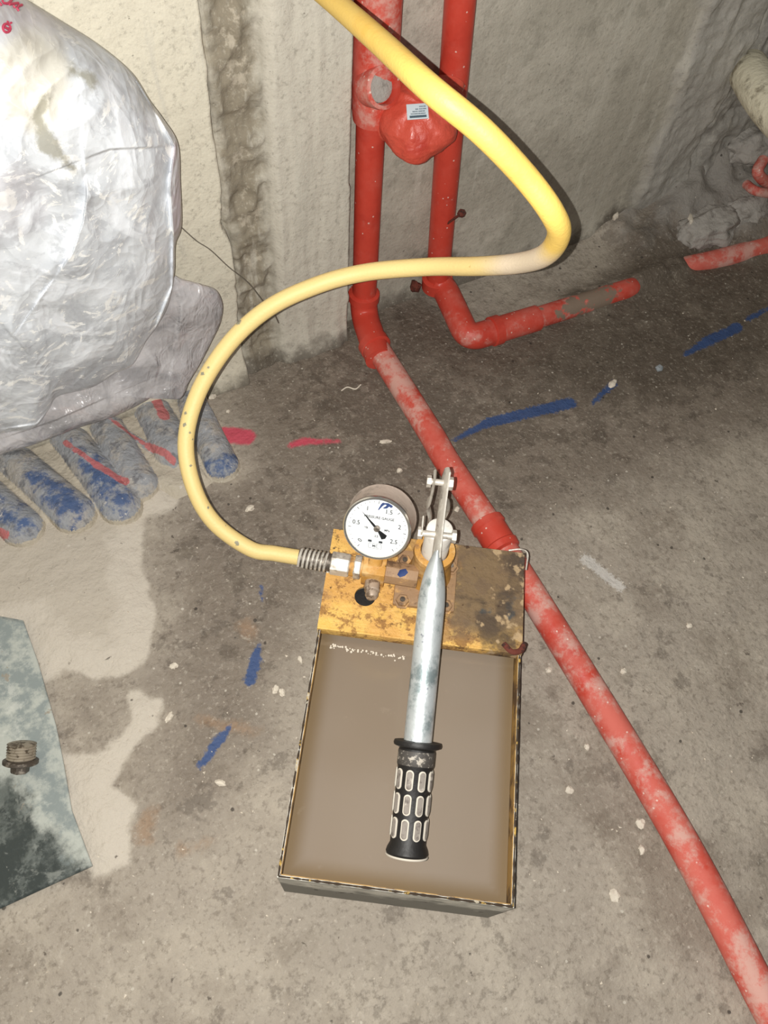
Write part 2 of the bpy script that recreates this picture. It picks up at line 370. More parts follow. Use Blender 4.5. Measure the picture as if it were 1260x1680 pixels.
M_hose = mat('yellow_hose', srgb(226, 190, 98), .55, layers=[
    dict(color=srgb(222, 174, 70), scale=14, lo=.5, hi=.68, amt=.6),
    dict(color=srgb(226, 200, 134), attr='pale', scale=20, k=.3, lo=.35, hi=.75),
    dict(color=srgb(222, 204, 178), attr='bend', scale=30, k=.25, lo=.35, hi=.8),
    dict(color=srgb(118, 122, 112), attr='mark', scale=330, k=.004, lo=0., hi=.0012, amt=.85),
    dict(color=srgb(170, 140, 70), scale=100, lo=.68, hi=.74, seed=5, amt=.6)], bump=[(420, .0003)], coat=0.)
M_hosered = plain('hose_blue_spot', srgb(62, 84, 120), .6)
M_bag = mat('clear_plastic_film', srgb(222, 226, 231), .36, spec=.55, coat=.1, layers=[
    dict(color=srgb(192, 196, 202), scale=6, lo=.45, hi=.62, detail=3, dist=.8, amt=.8),
    dict(color=srgb(176, 179, 185), scale=17, lo=.50, hi=.60, detail=7, seed=16, dist=2.2, amt=.5),
    dict(color=srgb(250, 250, 248), scale=22, lo=.54, hi=.59, detail=7, seed=12, dist=3., amt=.95),  # white streaks: crumple whitening plus fold highlights painted into the colour
    dict(color=srgb(192, 182, 188), attr='lilac', scale=12, k=.3, lo=.3, hi=.9, detail=4, amt=.9),
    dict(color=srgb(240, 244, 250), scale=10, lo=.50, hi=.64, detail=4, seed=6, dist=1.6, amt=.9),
    dict(color=srgb(226, 216, 188), attr='cream', scale=18, k=.9, lo=.3, hi=.9, detail=6, amt=.5),
    dict(color=srgb(150, 146, 128), attr='scrap', scale=30, k=.05, lo=-.002, hi=.008, detail=6, amt=.75)],
    crease=[(8, .005), (19, .004), (46, .0013)], bump=[(40, .0012)],
    clear=dict(attr='clear', scale=14, k=.4, lo=.15, hi=1.1, amt=.62, detail=4))
M_film = mat('grey_plastic_film', srgb(198, 195, 197), .28, spec=.8, coat=.35, layers=[
    dict(color=srgb(158, 156, 159), scale=14, lo=.45, hi=.66, detail=5, dist=.8, amt=.9),
    dict(color=srgb(206, 198, 198), scale=20, lo=.52, hi=.7, detail=7, seed=6, dist=1., amt=.85),
    dict(color=srgb(226, 224, 220), scale=60, lo=.62, hi=.72, detail=5, seed=2, amt=.7)],
    crease=[(14, .005), (34, .003), (70, .001)], bump=[(60, .0015)], clear=dict(scale=18, lo=.40, hi=.8, amt=.5, detail=4))
M_ink = plain('red_marker_ink', srgb(176, 58, 84), .6)
M_tarp = mat('caked_striped_sheet', srgb(158, 160, 164), .85, layers=[
    dict(color=srgb(178, 172, 164), scale=30, lo=.45, hi=.6, detail=8),
    dict(color=srgb(112, 112, 116), scale=44, lo=.52, hi=.64, detail=8, seed=2, amt=.8),
    dict(color=srgb(62, 90, 136), attr='blue', scale=60, k=2.2, lo=.45, hi=.9, detail=9, amt=.9),
    dict(color=srgb(198, 112, 112), attr='red', scale=60, k=1.6, lo=.35, hi=.65, detail=7, amt=.9),
    dict(color=srgb(192, 182, 164), attr='mud', scale=50, k=.5, lo=.35, hi=.75, detail=7, amt=.95),
    dict(color=srgb(214, 208, 200), scale=120, lo=.62, hi=.70, detail=4, seed=8, amt=.7)], bump=[(70, .004), (220, .0015)])
M_sheet = mat('cement_smeared_sheet', srgb(70, 76, 74), .3, .2, layers=[
    dict(color=srgb(118, 124, 120), scale=60, lo=.5, hi=.62, detail=9, rough=.45, rg=.75, amt=.8),
    dict(color=srgb(150, 154, 148), scale=14, lo=.54, hi=.62, detail=9, seed=14, dist=2.5, rough=.6, amt=.6),
    dict(color=srgb(106, 112, 108), scale=22, lo=.48, hi=.62, detail=9, rough=.45),
    dict(color=srgb(170, 172, 164), scale=30, lo=.60, hi=.66, detail=9, seed=2, rough=.7, amt=.8, stretch=(1.4, .6, 1)),
    dict(color=srgb(186, 190, 182), attr='smear', scale=26, k=.07, lo=-.008, hi=.012, detail=8, rough=.85, metal=0., amt=.93),
    dict(color=srgb(128, 138, 138), attr='smear', scale=22, k=.30, lo=.012, hi=.05, detail=10, seed=4, rough=.7, amt=.85),
    dict(color=srgb(206, 208, 200), attr='smear', scale=44, k=.30, lo=.040, hi=.085, detail=9, seed=8, rough=.85, amt=.6),
    dict(color=srgb(152, 142, 126), scale=34, lo=.64, hi=.68, seed=11, rough=.85, amt=.8)], bump=[(80, .001)])
M_chip = mat('pale_mortar_chip', srgb(222, 212, 196), .9, layers=[dict(color=srgb(190, 180, 164), scale=150, lo=.5, hi=.66)])
M_chipg = mat('grey_mortar_chip', srgb(150, 156, 160), .9, layers=[dict(color=srgb(110, 116, 120), scale=150, lo=.5, hi=.66)])
M_lump = mat('mortar_lump', srgb(168, 163, 156), .9, layers=[dict(color=srgb(122, 116, 110), scale=30, lo=.48, hi=.64, detail=8), dict(color=srgb(168, 160, 152), scale=50, lo=.58, hi=.68, detail=7, seed=3, amt=.7)], bump=[(60, .004), (200, .0015)])
M_whitepipe = mat('dusty_white_pipe', srgb(226, 220, 196), .8, layers=[dict(color=srgb(146, 138, 118), scale=34, lo=.48, hi=.64, detail=7), dict(color=srgb(222, 216, 196), scale=60, lo=.56, hi=.68, seed=3)], bump=[(80, .003)])
M_rust = mat('rusty_iron', srgb(104, 50, 38), .85, layers=[dict(color=srgb(58, 36, 30), scale=120, lo=.5, hi=.62)], bump=[(200, .001)])
M_wire = plain('thin_wire', srgb(110, 104, 94), .6)
M_thread = plain('white_thread', srgb(232, 224, 208), .8)

# ------------------------------------------------------------------ floor
def FP(L, z=0.): return [tuple(G(x, y, z)[:2]) for x, y in L]
x0, x1, y0, y1 = -.85, 1.35, -.62, .82
nx, ny = 500, 330
gx, gy = np.meshgrid(np.linspace(x0, x1, nx), np.linspace(y0, y1, ny), indexing='ij')
wet = np.maximum(sd_poly(gx, gy, FP([(330, 500), (560, 488), (690, 455), (790, 520), (870, 497), (985, 430), (992, 385), (1035, 338), (1330, 250), (1330, 700), (1050, 810), (880, 900), (600, 960), (500, 1080), (470, 1240), (350, 1380), (215, 1420), (205, 1290), (262, 1190), (205, 1120), (252, 1010), (236, 890), (270, 820), (385, 770)])),
                 sd_poly(gx, gy, FP([(75, 1125), (100, 1098), (140, 1110), (215, 1105), (205, 1180), (172, 1228), (112, 1232)])))
damp = sd_poly(gx, gy, FP([(520, 540), (560, 500), (700, 470), (790, 530), (870, 505), (985, 438), (1000, 385), (1040, 345), (1110, 380), (1300, 400), (1300, 600), (1100, 690), (900, 650), (760, 640), (640, 600), (480, 580)])) 
pale = np.maximum(sd_poly(gx, gy, FP([(-150, 800), (240, 700), (300, 770), (290, 830), (238, 850), (232, 920), (256, 1000), (242, 1075), (205, 1106), (150, 1112), (105, 1098), (72, 1125), (40, 1040), (-150, 1080)])),
                  sd_poly(gx, gy, FP([(105, 1240), (175, 1228), (208, 1190), (215, 1132), (262, 1150), (256, 1192), (212, 1232), (186, 1290), (232, 1325), (210, 1352), (216, 1418), (150, 1440), (112, 1320)])))
def caps(L):
    d = np.full(gx.shape, -9.)
    for (a, b, w1, w2) in L:
        A, B = FP([a, b]); dd, t = d_seg(gx, gy, A, B); sc = .00088
        d = np.maximum(d, (w1 + (w2 - w1) * t) * sc - dd)
    return d
blue = caps([((745, 722), (800, 694), 4, 8), ((800, 694), (935, 661), 10, 12), ((972, 662), (1008, 628), 4, 7), ((1124, 582), (1160, 560), 5, 10), ((1160, 560), (1212, 535), 11, 10), ((1228, 522), (1262, 504), 6, 5),
             ((410, 1116), (418, 1085), 9, 9), ((418, 1085), (425, 1056), 9, 3), ((328, 1256), (345, 1235), 5, 7), ((352, 1224), (374, 1196), 8, 5), ((428, 964), (430, 985), 4, 2)])
pink = caps([((370, 712), (404, 716), 16, 15), ((478, 730), (500, 724), 6, 8), ((500, 724), (556, 724), 7, 4)])
chalk = caps([((962, 916), (1018, 962), 10, 10)])
spot = caps([((908, 1136), (909, 1137), 13, 13), ((921, 1180), (923, 1181), 8, 8), ((1076, 1245), (1080, 1248), 12, 10), ((970, 1271), (980, 1271), 16, 14), ((992, 1355), (998, 1357), 18, 16), ((1066, 1415), (1070, 1418), 18, 14),
             ((1150, 1386), (1160, 1388), 14, 10), ((682, 612), (690, 614), 14, 10), ((1350, 900), (1352, 900), 8, 8), ((860, 590), (862, 590), 8, 8), ((110, 1440), (130, 1444), 12, 8)])
rust = caps([((236, 1370), (246, 1335), 14, 10), ((300, 1395), (350, 1380), 8, 5), ((405, 1030), (412, 1034), 15, 12), ((330, 1180), (420, 1200), 8, 8)])
gz = (fbm(gx, gy, 6, 4, 3) - .5) * .006 + (fbm(gx, gy, 40, 4, 9) - .5) * .0022 - .001
bank = sstep(.80, 1.02, gx + .25 * (fbm(gx, gy, 9, 3, 22) - .5)) * sstep(.60, .80, gy + .10 * (fbm(gx, gy, 10, 3, 21) - .5))
gz += bank * (.05 + .075 * ridged(gx, gy, 11, 5, 31))
gz += sstep(.715, .765, gy) * .006 * sstep(.5, .7, gx)
# mortar dabbed over the second pipe where it sinks into the floor
A, B = FP([(905, 512), (1110, 440)]); dd, t = d_seg(gx, gy, A, B)
gz += (.014 * np.exp(-(dd / .02) ** 2)) * sstep(.1, .5, fbm(gx, gy, 30, 3, 12)) * sstep(0, .15, t + 1e-6)
# heap of dry cement at the feet of the striped sheet
gz += .004 * sstep(0, .03, pale)
floor = link('floor', gridmesh('floor', np.stack([gx, gy, gz], -1), dict(wet=wet, damp=damp, pale=pale, blue=blue, pink=pink, chalk=chalk, spot=spot, rust=rust, bank=bank)), M_floor)
tag(floor, kind='structure')
def floor_z(x, y):
    i = int(round((x - x0) / (x1 - x0) * (nx - 1))); j = int(round((y - y0) / (y1 - y0) * (ny - 1)))
    return float(gz[min(max(i, 0), nx - 1), min(max(j, 0), ny - 1)])

# ------------------------------------------------------------------ back wall
wx0, wx1, wz1 = -.85, 1.35, 1.0
nx2, nz2 = 1000, 300
hx, hz = np.meshgrid(np.linspace(wx0, wx1, nx2), np.linspace(-.02, wz1, nz2), indexing='ij')
def lineX(p, q, o):                                             # wall x of a drawn edge as a function of height
    a, b = W(*p, o), W(*q, o); return a[0] + (hz - a[2]) * (b[0] - a[0]) / (b[2] - a[2])
wob = (fbm(hx * 0, hz, 14, 4, 5) - .5)
ePanel = lineX((322, 0), (382, 480), .035) + .012 * wob - .008 * np.exp(-((hz - .26) / .02) ** 2)
eColL = lineX((424, 0), (452, 480), .03)
eColR = lineX((579, 0), (570, 480), .035) + .006 * (fbm(hx * 0, hz, 30, 3, 6) - .5)
eRough = lineX((1125, 60), (1030, 345), 0) + .05 * (fbm(hx * 0, hz, 12, 4, 8) - .5)
eCorner = lineX((1251, 0), (1102, 340), 0) + .05 * (fbm(hx * 0, hz, 10, 4, 18) - .5)
s = .0014
off = sstep(ePanel + s, ePanel - s, hx) * .020 + sstep(eColR + s, eColR - s, hx) * .030
off += sstep(eColL - .006, eColL + .010, hx) * sstep(eColR + s, eColR - s, hx) * .010
strip = np.minimum(hx - ePanel, eColL - hx)
off += sstep(0, .006, strip) * ((ridged(hx, hz, 34, 5, 41) - .6) * .018)
col = np.minimum(hx - eColL, eColR - hx)
off += sstep(0, .01, col) * ((fbm(hx * 1.0, hz * .12, 60, 3, 44) - .5) * .005)
rgh = hx - eRough
off += sstep(0, .02, rgh) * (.004 + (ridged(hx, hz, 13, 5, 47) - .5) * .020)
off += sstep(0, .01, hx - eCorner) * (-.03 + .03 * ridged(hx, hz, 9, 4, 49))
off += (fbm(hx, hz, 8, 4, 51) - .5) * .006 + (fbm(hx, hz, 60, 3, 53) - .5) * .0016
off += .012 * np.exp(-np.clip(hz, 0, 1) / .012) * sstep(eColR - .01, eColR + .01, hx)
off -= .016 * np.exp(-((hx - ePanel - .0020) / .0015) ** 2) * sstep(.02, .06, hz) + .020 * np.exp(-((hx - eColR - .0022) / .0016) ** 2) * sstep(.0, .04, hz)
# foot of the column spreads into the floor
off += sstep(eColR + .004, eColR - .02, hx) * .014 * np.exp(-np.clip(hz, 0, 1) / .02)
dampw = np.maximum(sd_poly(hx, hz, [(W(a, b)[0], W(a, b)[2]) for a, b in [(690, 520), (680, 420), (720, 400), (800, 440), (930, 430), (975, 370), (1010, 338), (1125, 335), (1150, 420), (1100, 520)]]), .018 - hz)
nic = np.minimum(.02, .05) * 0
wall = link('wall_back', gridmesh('wall_back', np.stack([hx, YW - off, hz], -1),
        dict(panel=ePanel - hx, column=col, strip=strip, rough=rgh, damp=dampw)), M_wall)
tag(wall, kind='structure')
M_wall2 = mat('side_wall_cement', srgb(163, 157, 142), .88, layers=[dict(color=srgb(186, 180, 164), scale=7, lo=.45, hi=.62, detail=8, amt=.6)], bump=[(60, .003)])
for nm, xx in (('wall_left', x0), ('wall_right', x1)):
    u, v = np.meshgrid(np.linspace(y0, YW, 60), np.linspace(-.02, wz1, 50), indexing='ij')
    tag(link(nm, gridmesh(nm, np.stack([xx + 0 * u + (fbm(u, v, 8, 3, 3) - .5) * .006, u, v], -1)), M_wall2), kind='structure')

# ------------------------------------------------------------------ first red pipe: riser, tee, elbow and the run along the floor
root = empty('red_pipe', W(600, 490, .02) * [1, 1, 0], label='red pipe beside the pale column, running along the floor to the lower right corner', cat='pipe')
inv1 = Matrix.Translation(-root.location)
pr = .0170
ry = .022
top = W(617, 0, ry); top_hi = top + (top - W(601, 440, ry)) * .9; low = W(597, 500, ry)
MB().tube(dense([top_hi, low], .03), pr, 24).build('riser', M_red, root, inv=inv1)
e0 = W(597, 486, ry); e1 = np.array([e0[0] - .001, e0[1] - .002, .020]); e2 = G(622, 590, .020)
MB().tube(rounded([e0, e1, e2], .028, 10), .0195, 24).build('elbow', M_red, root, inv=inv1)
mb = MB(); dirn = (e0 - e1) / np.linalg.norm(e0 - e1); mb.lathe([(-.006, .0195), (-.005, .0222), (.006, .0222), (.008, .0175)], e0, dirn, 24); mb.build('elbow_collar', M_red, root, inv=inv1)
run = [G(612, 560, .019), G(700, 700, .019), G(735, 760, .0188), G(820, 890, .0185), G(1000, 1180, .018), G(1130, 1400, .018), G(1262, 1655, .018), G(1420, 1950, .018)]
d2 = (run[1] - run[0]); d2 /= np.linalg.norm(d2)
mb = MB().lathe([(-.006, .0185), (-.005, .0225), (.006, .0225), (.008, .0175)], G(614, 566, .020), d2, 24); mb.build('elbow_collar', M_red, root, inv=inv1)
MB().tube(crom(run, 12), pr, 28).build('floor_run', M_red_dusty, root, inv=inv1)
cp = G(812, 880, .0185); d3 = run[4] - run[3]; d3 /= np.linalg.norm(d3)
MB().lathe([(-.024, .0172), (-.022, .0215), (-.014, .0222), (-.012, .0205), (.012, .0205), (.014, .0222), (.022, .0215), (.024, .0172)], cp, d3, 28).build('coupling', M_red, root, inv=inv1)
# tee at the top with an open branch
tb = W(608, 192, ry); up = (top - low) / np.linalg.norm(top - low)
tb0 = tb + np.array([.002, -.003, 0])
MB().lathe([(-.004, .0175), (0, .0235), (.012, .0248), (.05, .0248), (.10, .0245), (.17, .024), (.19, .0235), (.35, .0235)], tb0, up, 28).build('tee', red('red_tee_paint', .6, .52), root, inv=inv1)
br = W(617, 142, .043); bdir = np.array([.12, -.90, .42]); bdir /= np.linalg.norm(bdir)
MB().lathe([(-.01, .0205), (.010, .0215), (.016, .0210), (.017, .0170), (.006, .0160)], br, bdir, 28).build('branch_socket', red('red_socket_paint', .6, .52), root, inv=inv1)
tag(MB().lathe([(.004, .0162), (.009, .0145), (.011, .009), (.009, .0)], br, bdir, 20).build('mortar_plug', M_lump, root, inv=inv1), 'grey mortar clogging the open branch')

# ------------------------------------------------------------------ second red pipe
root2 = empty('red_pipe', W(717, 470, .02) * [1, 1, 0], label='right hand red riser pipe that bends at the wall foot and sinks into the floor', cat='pipe')
inv2 = Matrix.Translation(-root2.location)
t2 = W(755, 0, ry); b2 = W(717, 470, ry); t2h = t2 + (t2 - b2) * .8
MB().tube(dense([t2h, b2], .03), pr, 24).build('riser', M_red, root2, inv=inv2)
c0 = W(717, 462, ry); c1 = W(722, 490, ry + .003); c1 = np.array([c1[0], YW - ry - .004, .028]); c2 = G(768, 556, .019); c3 = G(880, 522, .016)
MB().tube(rounded([c0, c1, c2, c3], .022, 10), .0192, 24).build('elbow', red('red_elbow_paint', .5, .53), root2, inv=inv2)
du = (t2 - b2) / np.linalg.norm(t2 - b2)
MB().lathe([(-.012, .0185), (-.010, .0225), (.008, .0225), (.010, .0175)], c0, du, 24).build('elbow_collar', M_red, root2, inv=inv2)
dd3 = (c3 - c2) / np.linalg.norm(c3 - c2)
MB().lathe([(-.008, .0185), (-.006, .0218), (.006, .0218), (.008, .0175)], c2 + dd3 * .045, dd3, 24).build('elbow_collar', M_red, root2, inv=inv2)
_ma = G(915, 510)[0] - root2.location.x; _mb = G(985, 488)[0] - root2.location.x
MB().tube(crom([c3 - dd3 * .03, G(950, 500, .007), G(1000, 484, .003), G(1032, 474, -.001), G(1050, 466, -.022), G(1100, 445, -.022), G(1122, 438, -.006), G(1180, 425, .001), G(1262, 402, .006), G(1330, 384, .008)], 10), pr * .95, 24).build('floor_run', red('red_pipe_paint_muddy', .7, .47, extra=[dict(color=srgb(134, 122, 106), axis=0, scale=45, k=.30, lo=_ma - .006, hi=_ma + .012, detail=8, rough=.9, amt=.95, times=dict(axis=0, scale=45, k=.26, lo=_mb + .012, hi=_mb - .006, seed=3, detail=8))]), root2, inv=inv2)

# red film bundle wrapped round a valve between the pipes
vc = W(687, 192, .060)
wr = empty('wrapped_valve', vc, label='valve bundled in red plastic film with a white sticker, between the two red risers', cat='valve')
bm = bmesh.new(); bmesh.ops.create_icosphere(bm, subdivisions=6, radius=1.)
co = np.array([v.co[:] for v in bm.verts])
ax1, ax2, ax3 = camdir(1, 0), camdir(0, 1), camdir(0, 0, 1)
lon = np.arctan2(co[:, 1], co[:, 0])
fold = 1 + .016 * np.sin(lon * 7 + 2.2 * co[:, 2]) + .012 * np.sin(lon * 11 + 4 * co[:, 2] + 1)
fold = fold * (1 + .13 * np.clip(np.cos(lon * 3.0 - .9), 0, 1) * (1 - np.abs(co[:, 2])))
rdg = 1 + .07 * (ridged(co[:, 0] + 3, co[:, 1] + co[:, 2], 1.6, 3, 61) - .5)
sz = np.array([.0450, .0450, .030])
sh = co * (fold * rdg)[:, None]
pos = sh[:, :1] * sz[0] * ax1 + sh[:, 1:2] * sz[1] * ax2 + sh[:, 2:] * sz[2] * ax3
for v, p in zip(bm.verts, pos): v.co = p
me = bpy.data.meshes.new('film_wrap'); bm.to_mesh(me); bm.free()
link('film_wrap', me, M_red_wrap, wr)
# a lobe of film pulled up over the right riser
lob = W(734, 150, .05) - vc
MB().tube(crom([lob * .3, lob * .8, lob * 1.0 + camdir(0, .004), lob * 1.12 + camdir(0, .012)], 6), [(.012, .020)] * 6 + [(.015, .021)] * 6 + [(.014, .018)] * 4 + [(.008, .010), (.003, .004), (.001, .001)], 20).build('film_lobe', M_red_wrap, wr)
neck = W(626, 208, .04) - vc
MB().tube(crom([neck * 1.05, neck * .75, neck * .35], 6), [.014, .015, .016, .017, .019, .021, .023, .025, .027, .03, .03, .03, .03], 20).build('film_neck', M_red_wrap, wr)
sx, sy = camdir(.995, .07), camdir(-.07, .995); sn = camdir(0, 0, 1)
_dv = -(R.T @ (vc - O3))[2]; sc_ = D(685, 183, _dv - .0345) - vc
tilt = sn + sy * .0
tag(MB().box(sc_, sx, sy, sn, .0115, .0082, .0006).build('sticker', plain('white_sticker', srgb(206, 218, 224), .35), wr, bevel=.0004), 'small white printed sticker')
mb = MB()
for r_, (yy, seg_) in enumerate([(.0048, [(.2, .75)]), (.0022, [(-.2, .1), (.2, .8)]), (-.0002, [(-.5, -.05), (.1, .7)]), (-.0026, [(-.7, .8)])]):
    for a_, b_ in seg_:
        k = a_
        while k < b_:
            w_ = random.uniform(.04, .09); mb.box(sc_ + sn * .0008 + sx * ((k + w_ / 2) * .0105) + sy * yy, sx, sy, sn, w_ * .0105 / 2, .0006, .0001); k += w_ + .04
mb.box(sc_ + sn * .0008 - sy * .0056 + sx * .0002, sx, sy, sn, .0090, .0012, .0001)
mb.build('sticker_print', plain('sticker_ink', srgb(72, 92, 104), .6), wr)

# ------------------------------------------------------------------ test pump: tank, plate, cylinder, lever, gauge
P0 = G(455, 1440, .13); P1 = G(838, 1490, .13); P3 = G(548, 872, .13); P2 = G(862, 912, .13)
U = (P1 - P0) + (P2 - P3); U[2] = 0; U /= np.linalg.norm(U); V = np.array([-U[1], U[0], 0.])
cen = (P0 + P1 + P2 + P3) / 4; TW, TL, TH = .202, .338, .13
org = cen - U * TW / 2 - V * TL / 2; org[2] = 0
pump = empty('hand_test_pump', org, math.atan2(U[1], U[0]), 'yellow hand operated pressure test pump with a water tank standing on the floor', 'pump')
bpy.context.view_layer.update()
PI_ = pump.matrix_world.inverted()
def LG(px, py, z): return np.array(PI_ @ Vector(G(px, py, z)))   # pump space
X3, Y3, Z3 = np.eye(3)
def wdir(d): return np.array(PI_.to_3x3() @ Vector(d))
t_ = .0022
mb = MB()
mb.box((TW / 2, t_ / 2, TH / 2 + .001), X3, Y3, Z3, TW / 2, t_ / 2, TH / 2); mb.box((TW / 2, TL - t_ / 2, TH / 2 + .001), X3, Y3, Z3, TW / 2, t_ / 2, TH / 2)
mb.box((t_ / 2, TL / 2, TH / 2 + .001), X3, Y3, Z3, t_ / 2, TL / 2 - t_, TH / 2); mb.box((TW - t_ / 2, TL / 2, TH / 2 + .001), X3, Y3, Z3, t_ / 2, TL / 2 - t_, TH / 2)
mb.box((TW / 2, TL / 2, .0025), X3, Y3, Z3, TW / 2 - t_, TL / 2 - t_, .0015)
tank = mb.build('tank', M_tank, pump, smooth=0)
# painted lining of the tank walls
mb = MB(); g_ = t_ + .0004
for (a, b) in (((g_, TL / 2), 0), ((TW - g_, TL / 2), 0), ((TW / 2, g_), 1), ((TW / 2, TL - g_), 1)):
    if b == 0: mb.box((a[0], a[1], TH / 2 + .003), X3, Y3, Z3, .0004, TL / 2 - t_, TH / 2 - .0015)
    else: mb.box((a[0], a[1], TH / 2 + .003), X3, Y3, Z3, TW / 2 - t_, .0004, TH / 2 - .0015)
tag(mb.build('tank_lining', M_tankin, pump, smooth=0), 'rusty yellow inner walls')
# rim: uneven chipped paint bead
rimp = [(0.001, 0.001), (TW - .001, .001), (TW - .001, TL - .001), (.001, TL - .001)]
mb = MB()
for a, b in zip(rimp, rimp[1:] + rimp[:1]):
    a = np.array([*a, TH + .001]); b = np.array([*b, TH + .001]); k = 60
    mb.tube([a + (b - a) * i / k + Z3 * random.uniform(-.0006, .0006) for i in range(k + 1)], [random.uniform(.0007, .0013) for i in range(k + 1)], 6)
tag(mb.build('rim', mat('chipped_rim', srgb(58, 46, 34), .8, layers=[dict(color=srgb(200, 164, 84), scale=60, lo=.54, hi=.62, detail=6), dict(color=srgb(190, 180, 160), scale=80, lo=.62, hi=.68, seed=4)]), pump), 'chipped dark and yellow rim')
# water
u, v = np.meshgrid(np.linspace(t_ + .001, TW - t_ - .001, 50), np.linspace(t_ + .001, TL - t_ - .001, 80), indexing='ij')
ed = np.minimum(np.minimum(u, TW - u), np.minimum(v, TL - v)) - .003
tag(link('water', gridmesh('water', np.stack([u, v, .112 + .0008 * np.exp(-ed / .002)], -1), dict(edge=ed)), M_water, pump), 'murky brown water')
# wet edge of foam under the plate lip
la, lb = LG(523, 1030, TH), LG(855, 1072, TH); ylip = (la[1] + lb[1]) / 2
mb = MB()
for i in range(60):
    t = random.random() ** 1.2; p = np.array([.014 + t * .075, ylip - .0105 - .0045 * t + random.gauss(0, .0012), .1130]); r_ = random.uniform(.0005, .0014)
    mb.lathe([(0, r_), (r_ * .6, r_ * .7), (r_ * .8, 0)], p, Z3, 7)
fo = mb.build('foam', plain('foam_white', srgb(226, 216, 200), .3), pump); tag(fo, 'white foam bubbles on the water', kind='stuff')
# top plate with a hole, bent lip in front
hc = LG(599, 979, TH + .003); hr = .0108
bm = bmesh.new()
pl = [(-.001, ylip), (TW + .001, ylip), (TW + .001, TL + .001), (-.001, TL + .001)]
outer = []
for a, b in zip(pl, pl[1:] + pl[:1]):
    for i in range(12): outer.append((a[0] + (b[0] - a[0]) * i / 12, a[1] + (b[1] - a[1]) * i / 12))
ov = [bm.verts.new((*p, 0)) for p in outer]; iv = [bm.verts.new((hc[0] + hr * math.cos(k / 32 * 2 * math.pi), hc[1] + hr * math.sin(k / 32 * 2 * math.pi), 0)) for k in range(32)]
es = [bm.edges.new((q[i], q[(i + 1) % len(q)])) for q in (ov, iv) for i in range(len(q))]
bmesh.ops.triangle_fill(bm, use_beauty=True, use_dissolve=False, edges=es)
r_ = bmesh.ops.extrude_face_region(bm, geom=bm.faces[:]); bmesh.ops.translate(bm, verts=[g for g in r_['geom'] if isinstance(g, bmesh.types.BMVert)], vec=(0, 0, .003))
bmesh.ops.recalc_face_normals(bm, faces=bm.faces)
for q in bm.verts: q.co.z += TH + .0012
me = bpy.data.meshes.new('top_plate'); bm.to_mesh(me); bm.free()
PT = TH + .0042
link('top_plate', me, M_yel, pump, smooth=False)
mb = MB().box((TW / 2, ylip - .0012, PT - .0065), X3, Y3, Z3, TW / 2 + .001, .0014, .0065)
mb.build('plate_lip', M_yel, pump, bevel=.0008)
# curled rusty front corner and a bent back corner of the plate
mb = MB(); c_ = np.array([TW - .006, ylip + .002, PT])
mb.tube(crom([c_ + (-.012, .004, .001), c_ + (-.004, -.004, .003), c_ + (.005, -.001, .001), c_ + (.009, .008, -.002)], 5), [(.0022, .003)] * 16, 8)
tag(mb.build('corner_crust', M_rust, pump), 'rusty crust on the plate corner')
mb = MB(); c_ = np.array([TW, TL, PT])
mb.tube(crom([c_ + (-.016, .002, 0), c_ + (-.003, .004, .002), c_ + (.004, 0, .001), c_ + (.003, -.018, -.001)], 5), [.0009] * 16, 6)
mb.build('corner_bead', M_steel, pump)
MB().lathe([(0, .013), (.020, .013)], np.array([hc[0], hc[1], .105]), Z3, 24).build('hole_darkener', M_rubber, pump)  # added dark cylinder under the plate, makes the hole look black
# pump flange and cylinder body
fc = LG(698, 955, PT); fh = .031
bm1 = MB().box(fc + Z3 * .003, X3, Y3, Z3, fh, fh, .003)
bm1.build('flange', M_valve, pump, bevel=.0015)
for px_, py_ in ((664, 921), (660, 986)):
    for mir in (1, -1):
        q = LG(px_, py_, PT + .008); q = np.array([fc[0] + (q[0] - fc[0]) * mir, q[1], PT + .006])
        b_ = MB().lathe([(0, .0085), (.0012, .0085), (.0012, .0065), (.0055, .0065), (.0062, .0055)], q, Z3, 6).build('flange_bolt', M_valve, pump, smooth=0)
        MB().lathe([(.0060, .0028), (.0072, .0026), (.0074, .001)], q, Z3, 12).build('bolt_end', M_darksteel, b_)
bt = LG(713, 904, .190); bodyc = np.array([(fc[0] + bt[0]) / 2, (fc[1] + bt[1]) / 2, 0])
bt = np.array([bt[0], bt[1], .192])
bodyc = np.array([bt[0], bt[1], PT])
MB().lathe([(0, .0235), (.006, .0225), (.03, .0195), (.046, .0190), (.052, .0205), (.058, .0200), (.0585, .0140), (.04, .0136)], bodyc, Z3, 36).build('cylinder_body', M_cast, pump)
MB().lathe([(.03, .0126), (.0955, .0129), (.0985, .0122), (.0998, .010), (.1002, 0)], bodyc, Z3, 32).build('plunger', M_plunger, pump)
# side arm: valve body, block, collar
ba = LG(614, 935, .163); bb = LG(705, 950, .163)
ad = bb - ba; ad[2] = 0; ad /= np.linalg.norm(ad); an = np.cross(Z3, ad)
if an[1] < 0: an = -an
L_ = np.linalg.norm((bb - ba)[:2])
vb = MB().lathe([(.008, .0120), (L_ - .012, .0120)], ba, ad, 8, up=Z3).build('valve_body', M_valve, pump, smooth=20, bevel=.001)
mb = MB(); q = ba + ad * (L_ * .50) + Z3 * .0119 - an * .004
mb.tube([q - an * .004 - ad * .003, q, q + an * .003 + ad * .004], [(.0006, .002), (.0009, .004), (.0006, .0025)], 8, up=Z3)
tag(mb.build('paint_dab', M_bluepaint, vb), 'blue paint dab')
MB().box(ba, ad, an, Z3, .0115, .0120, .0135).build('valve_block', M_cast, pump, bevel=.0018)
MB().box(ba - Z3 * .021, ad, an, Z3, .0085, .0085, .0085).build('valve_foot', M_valve, pump, bevel=.001)
rb = ba - an * .022 - Z3 * .002 + ad * .001
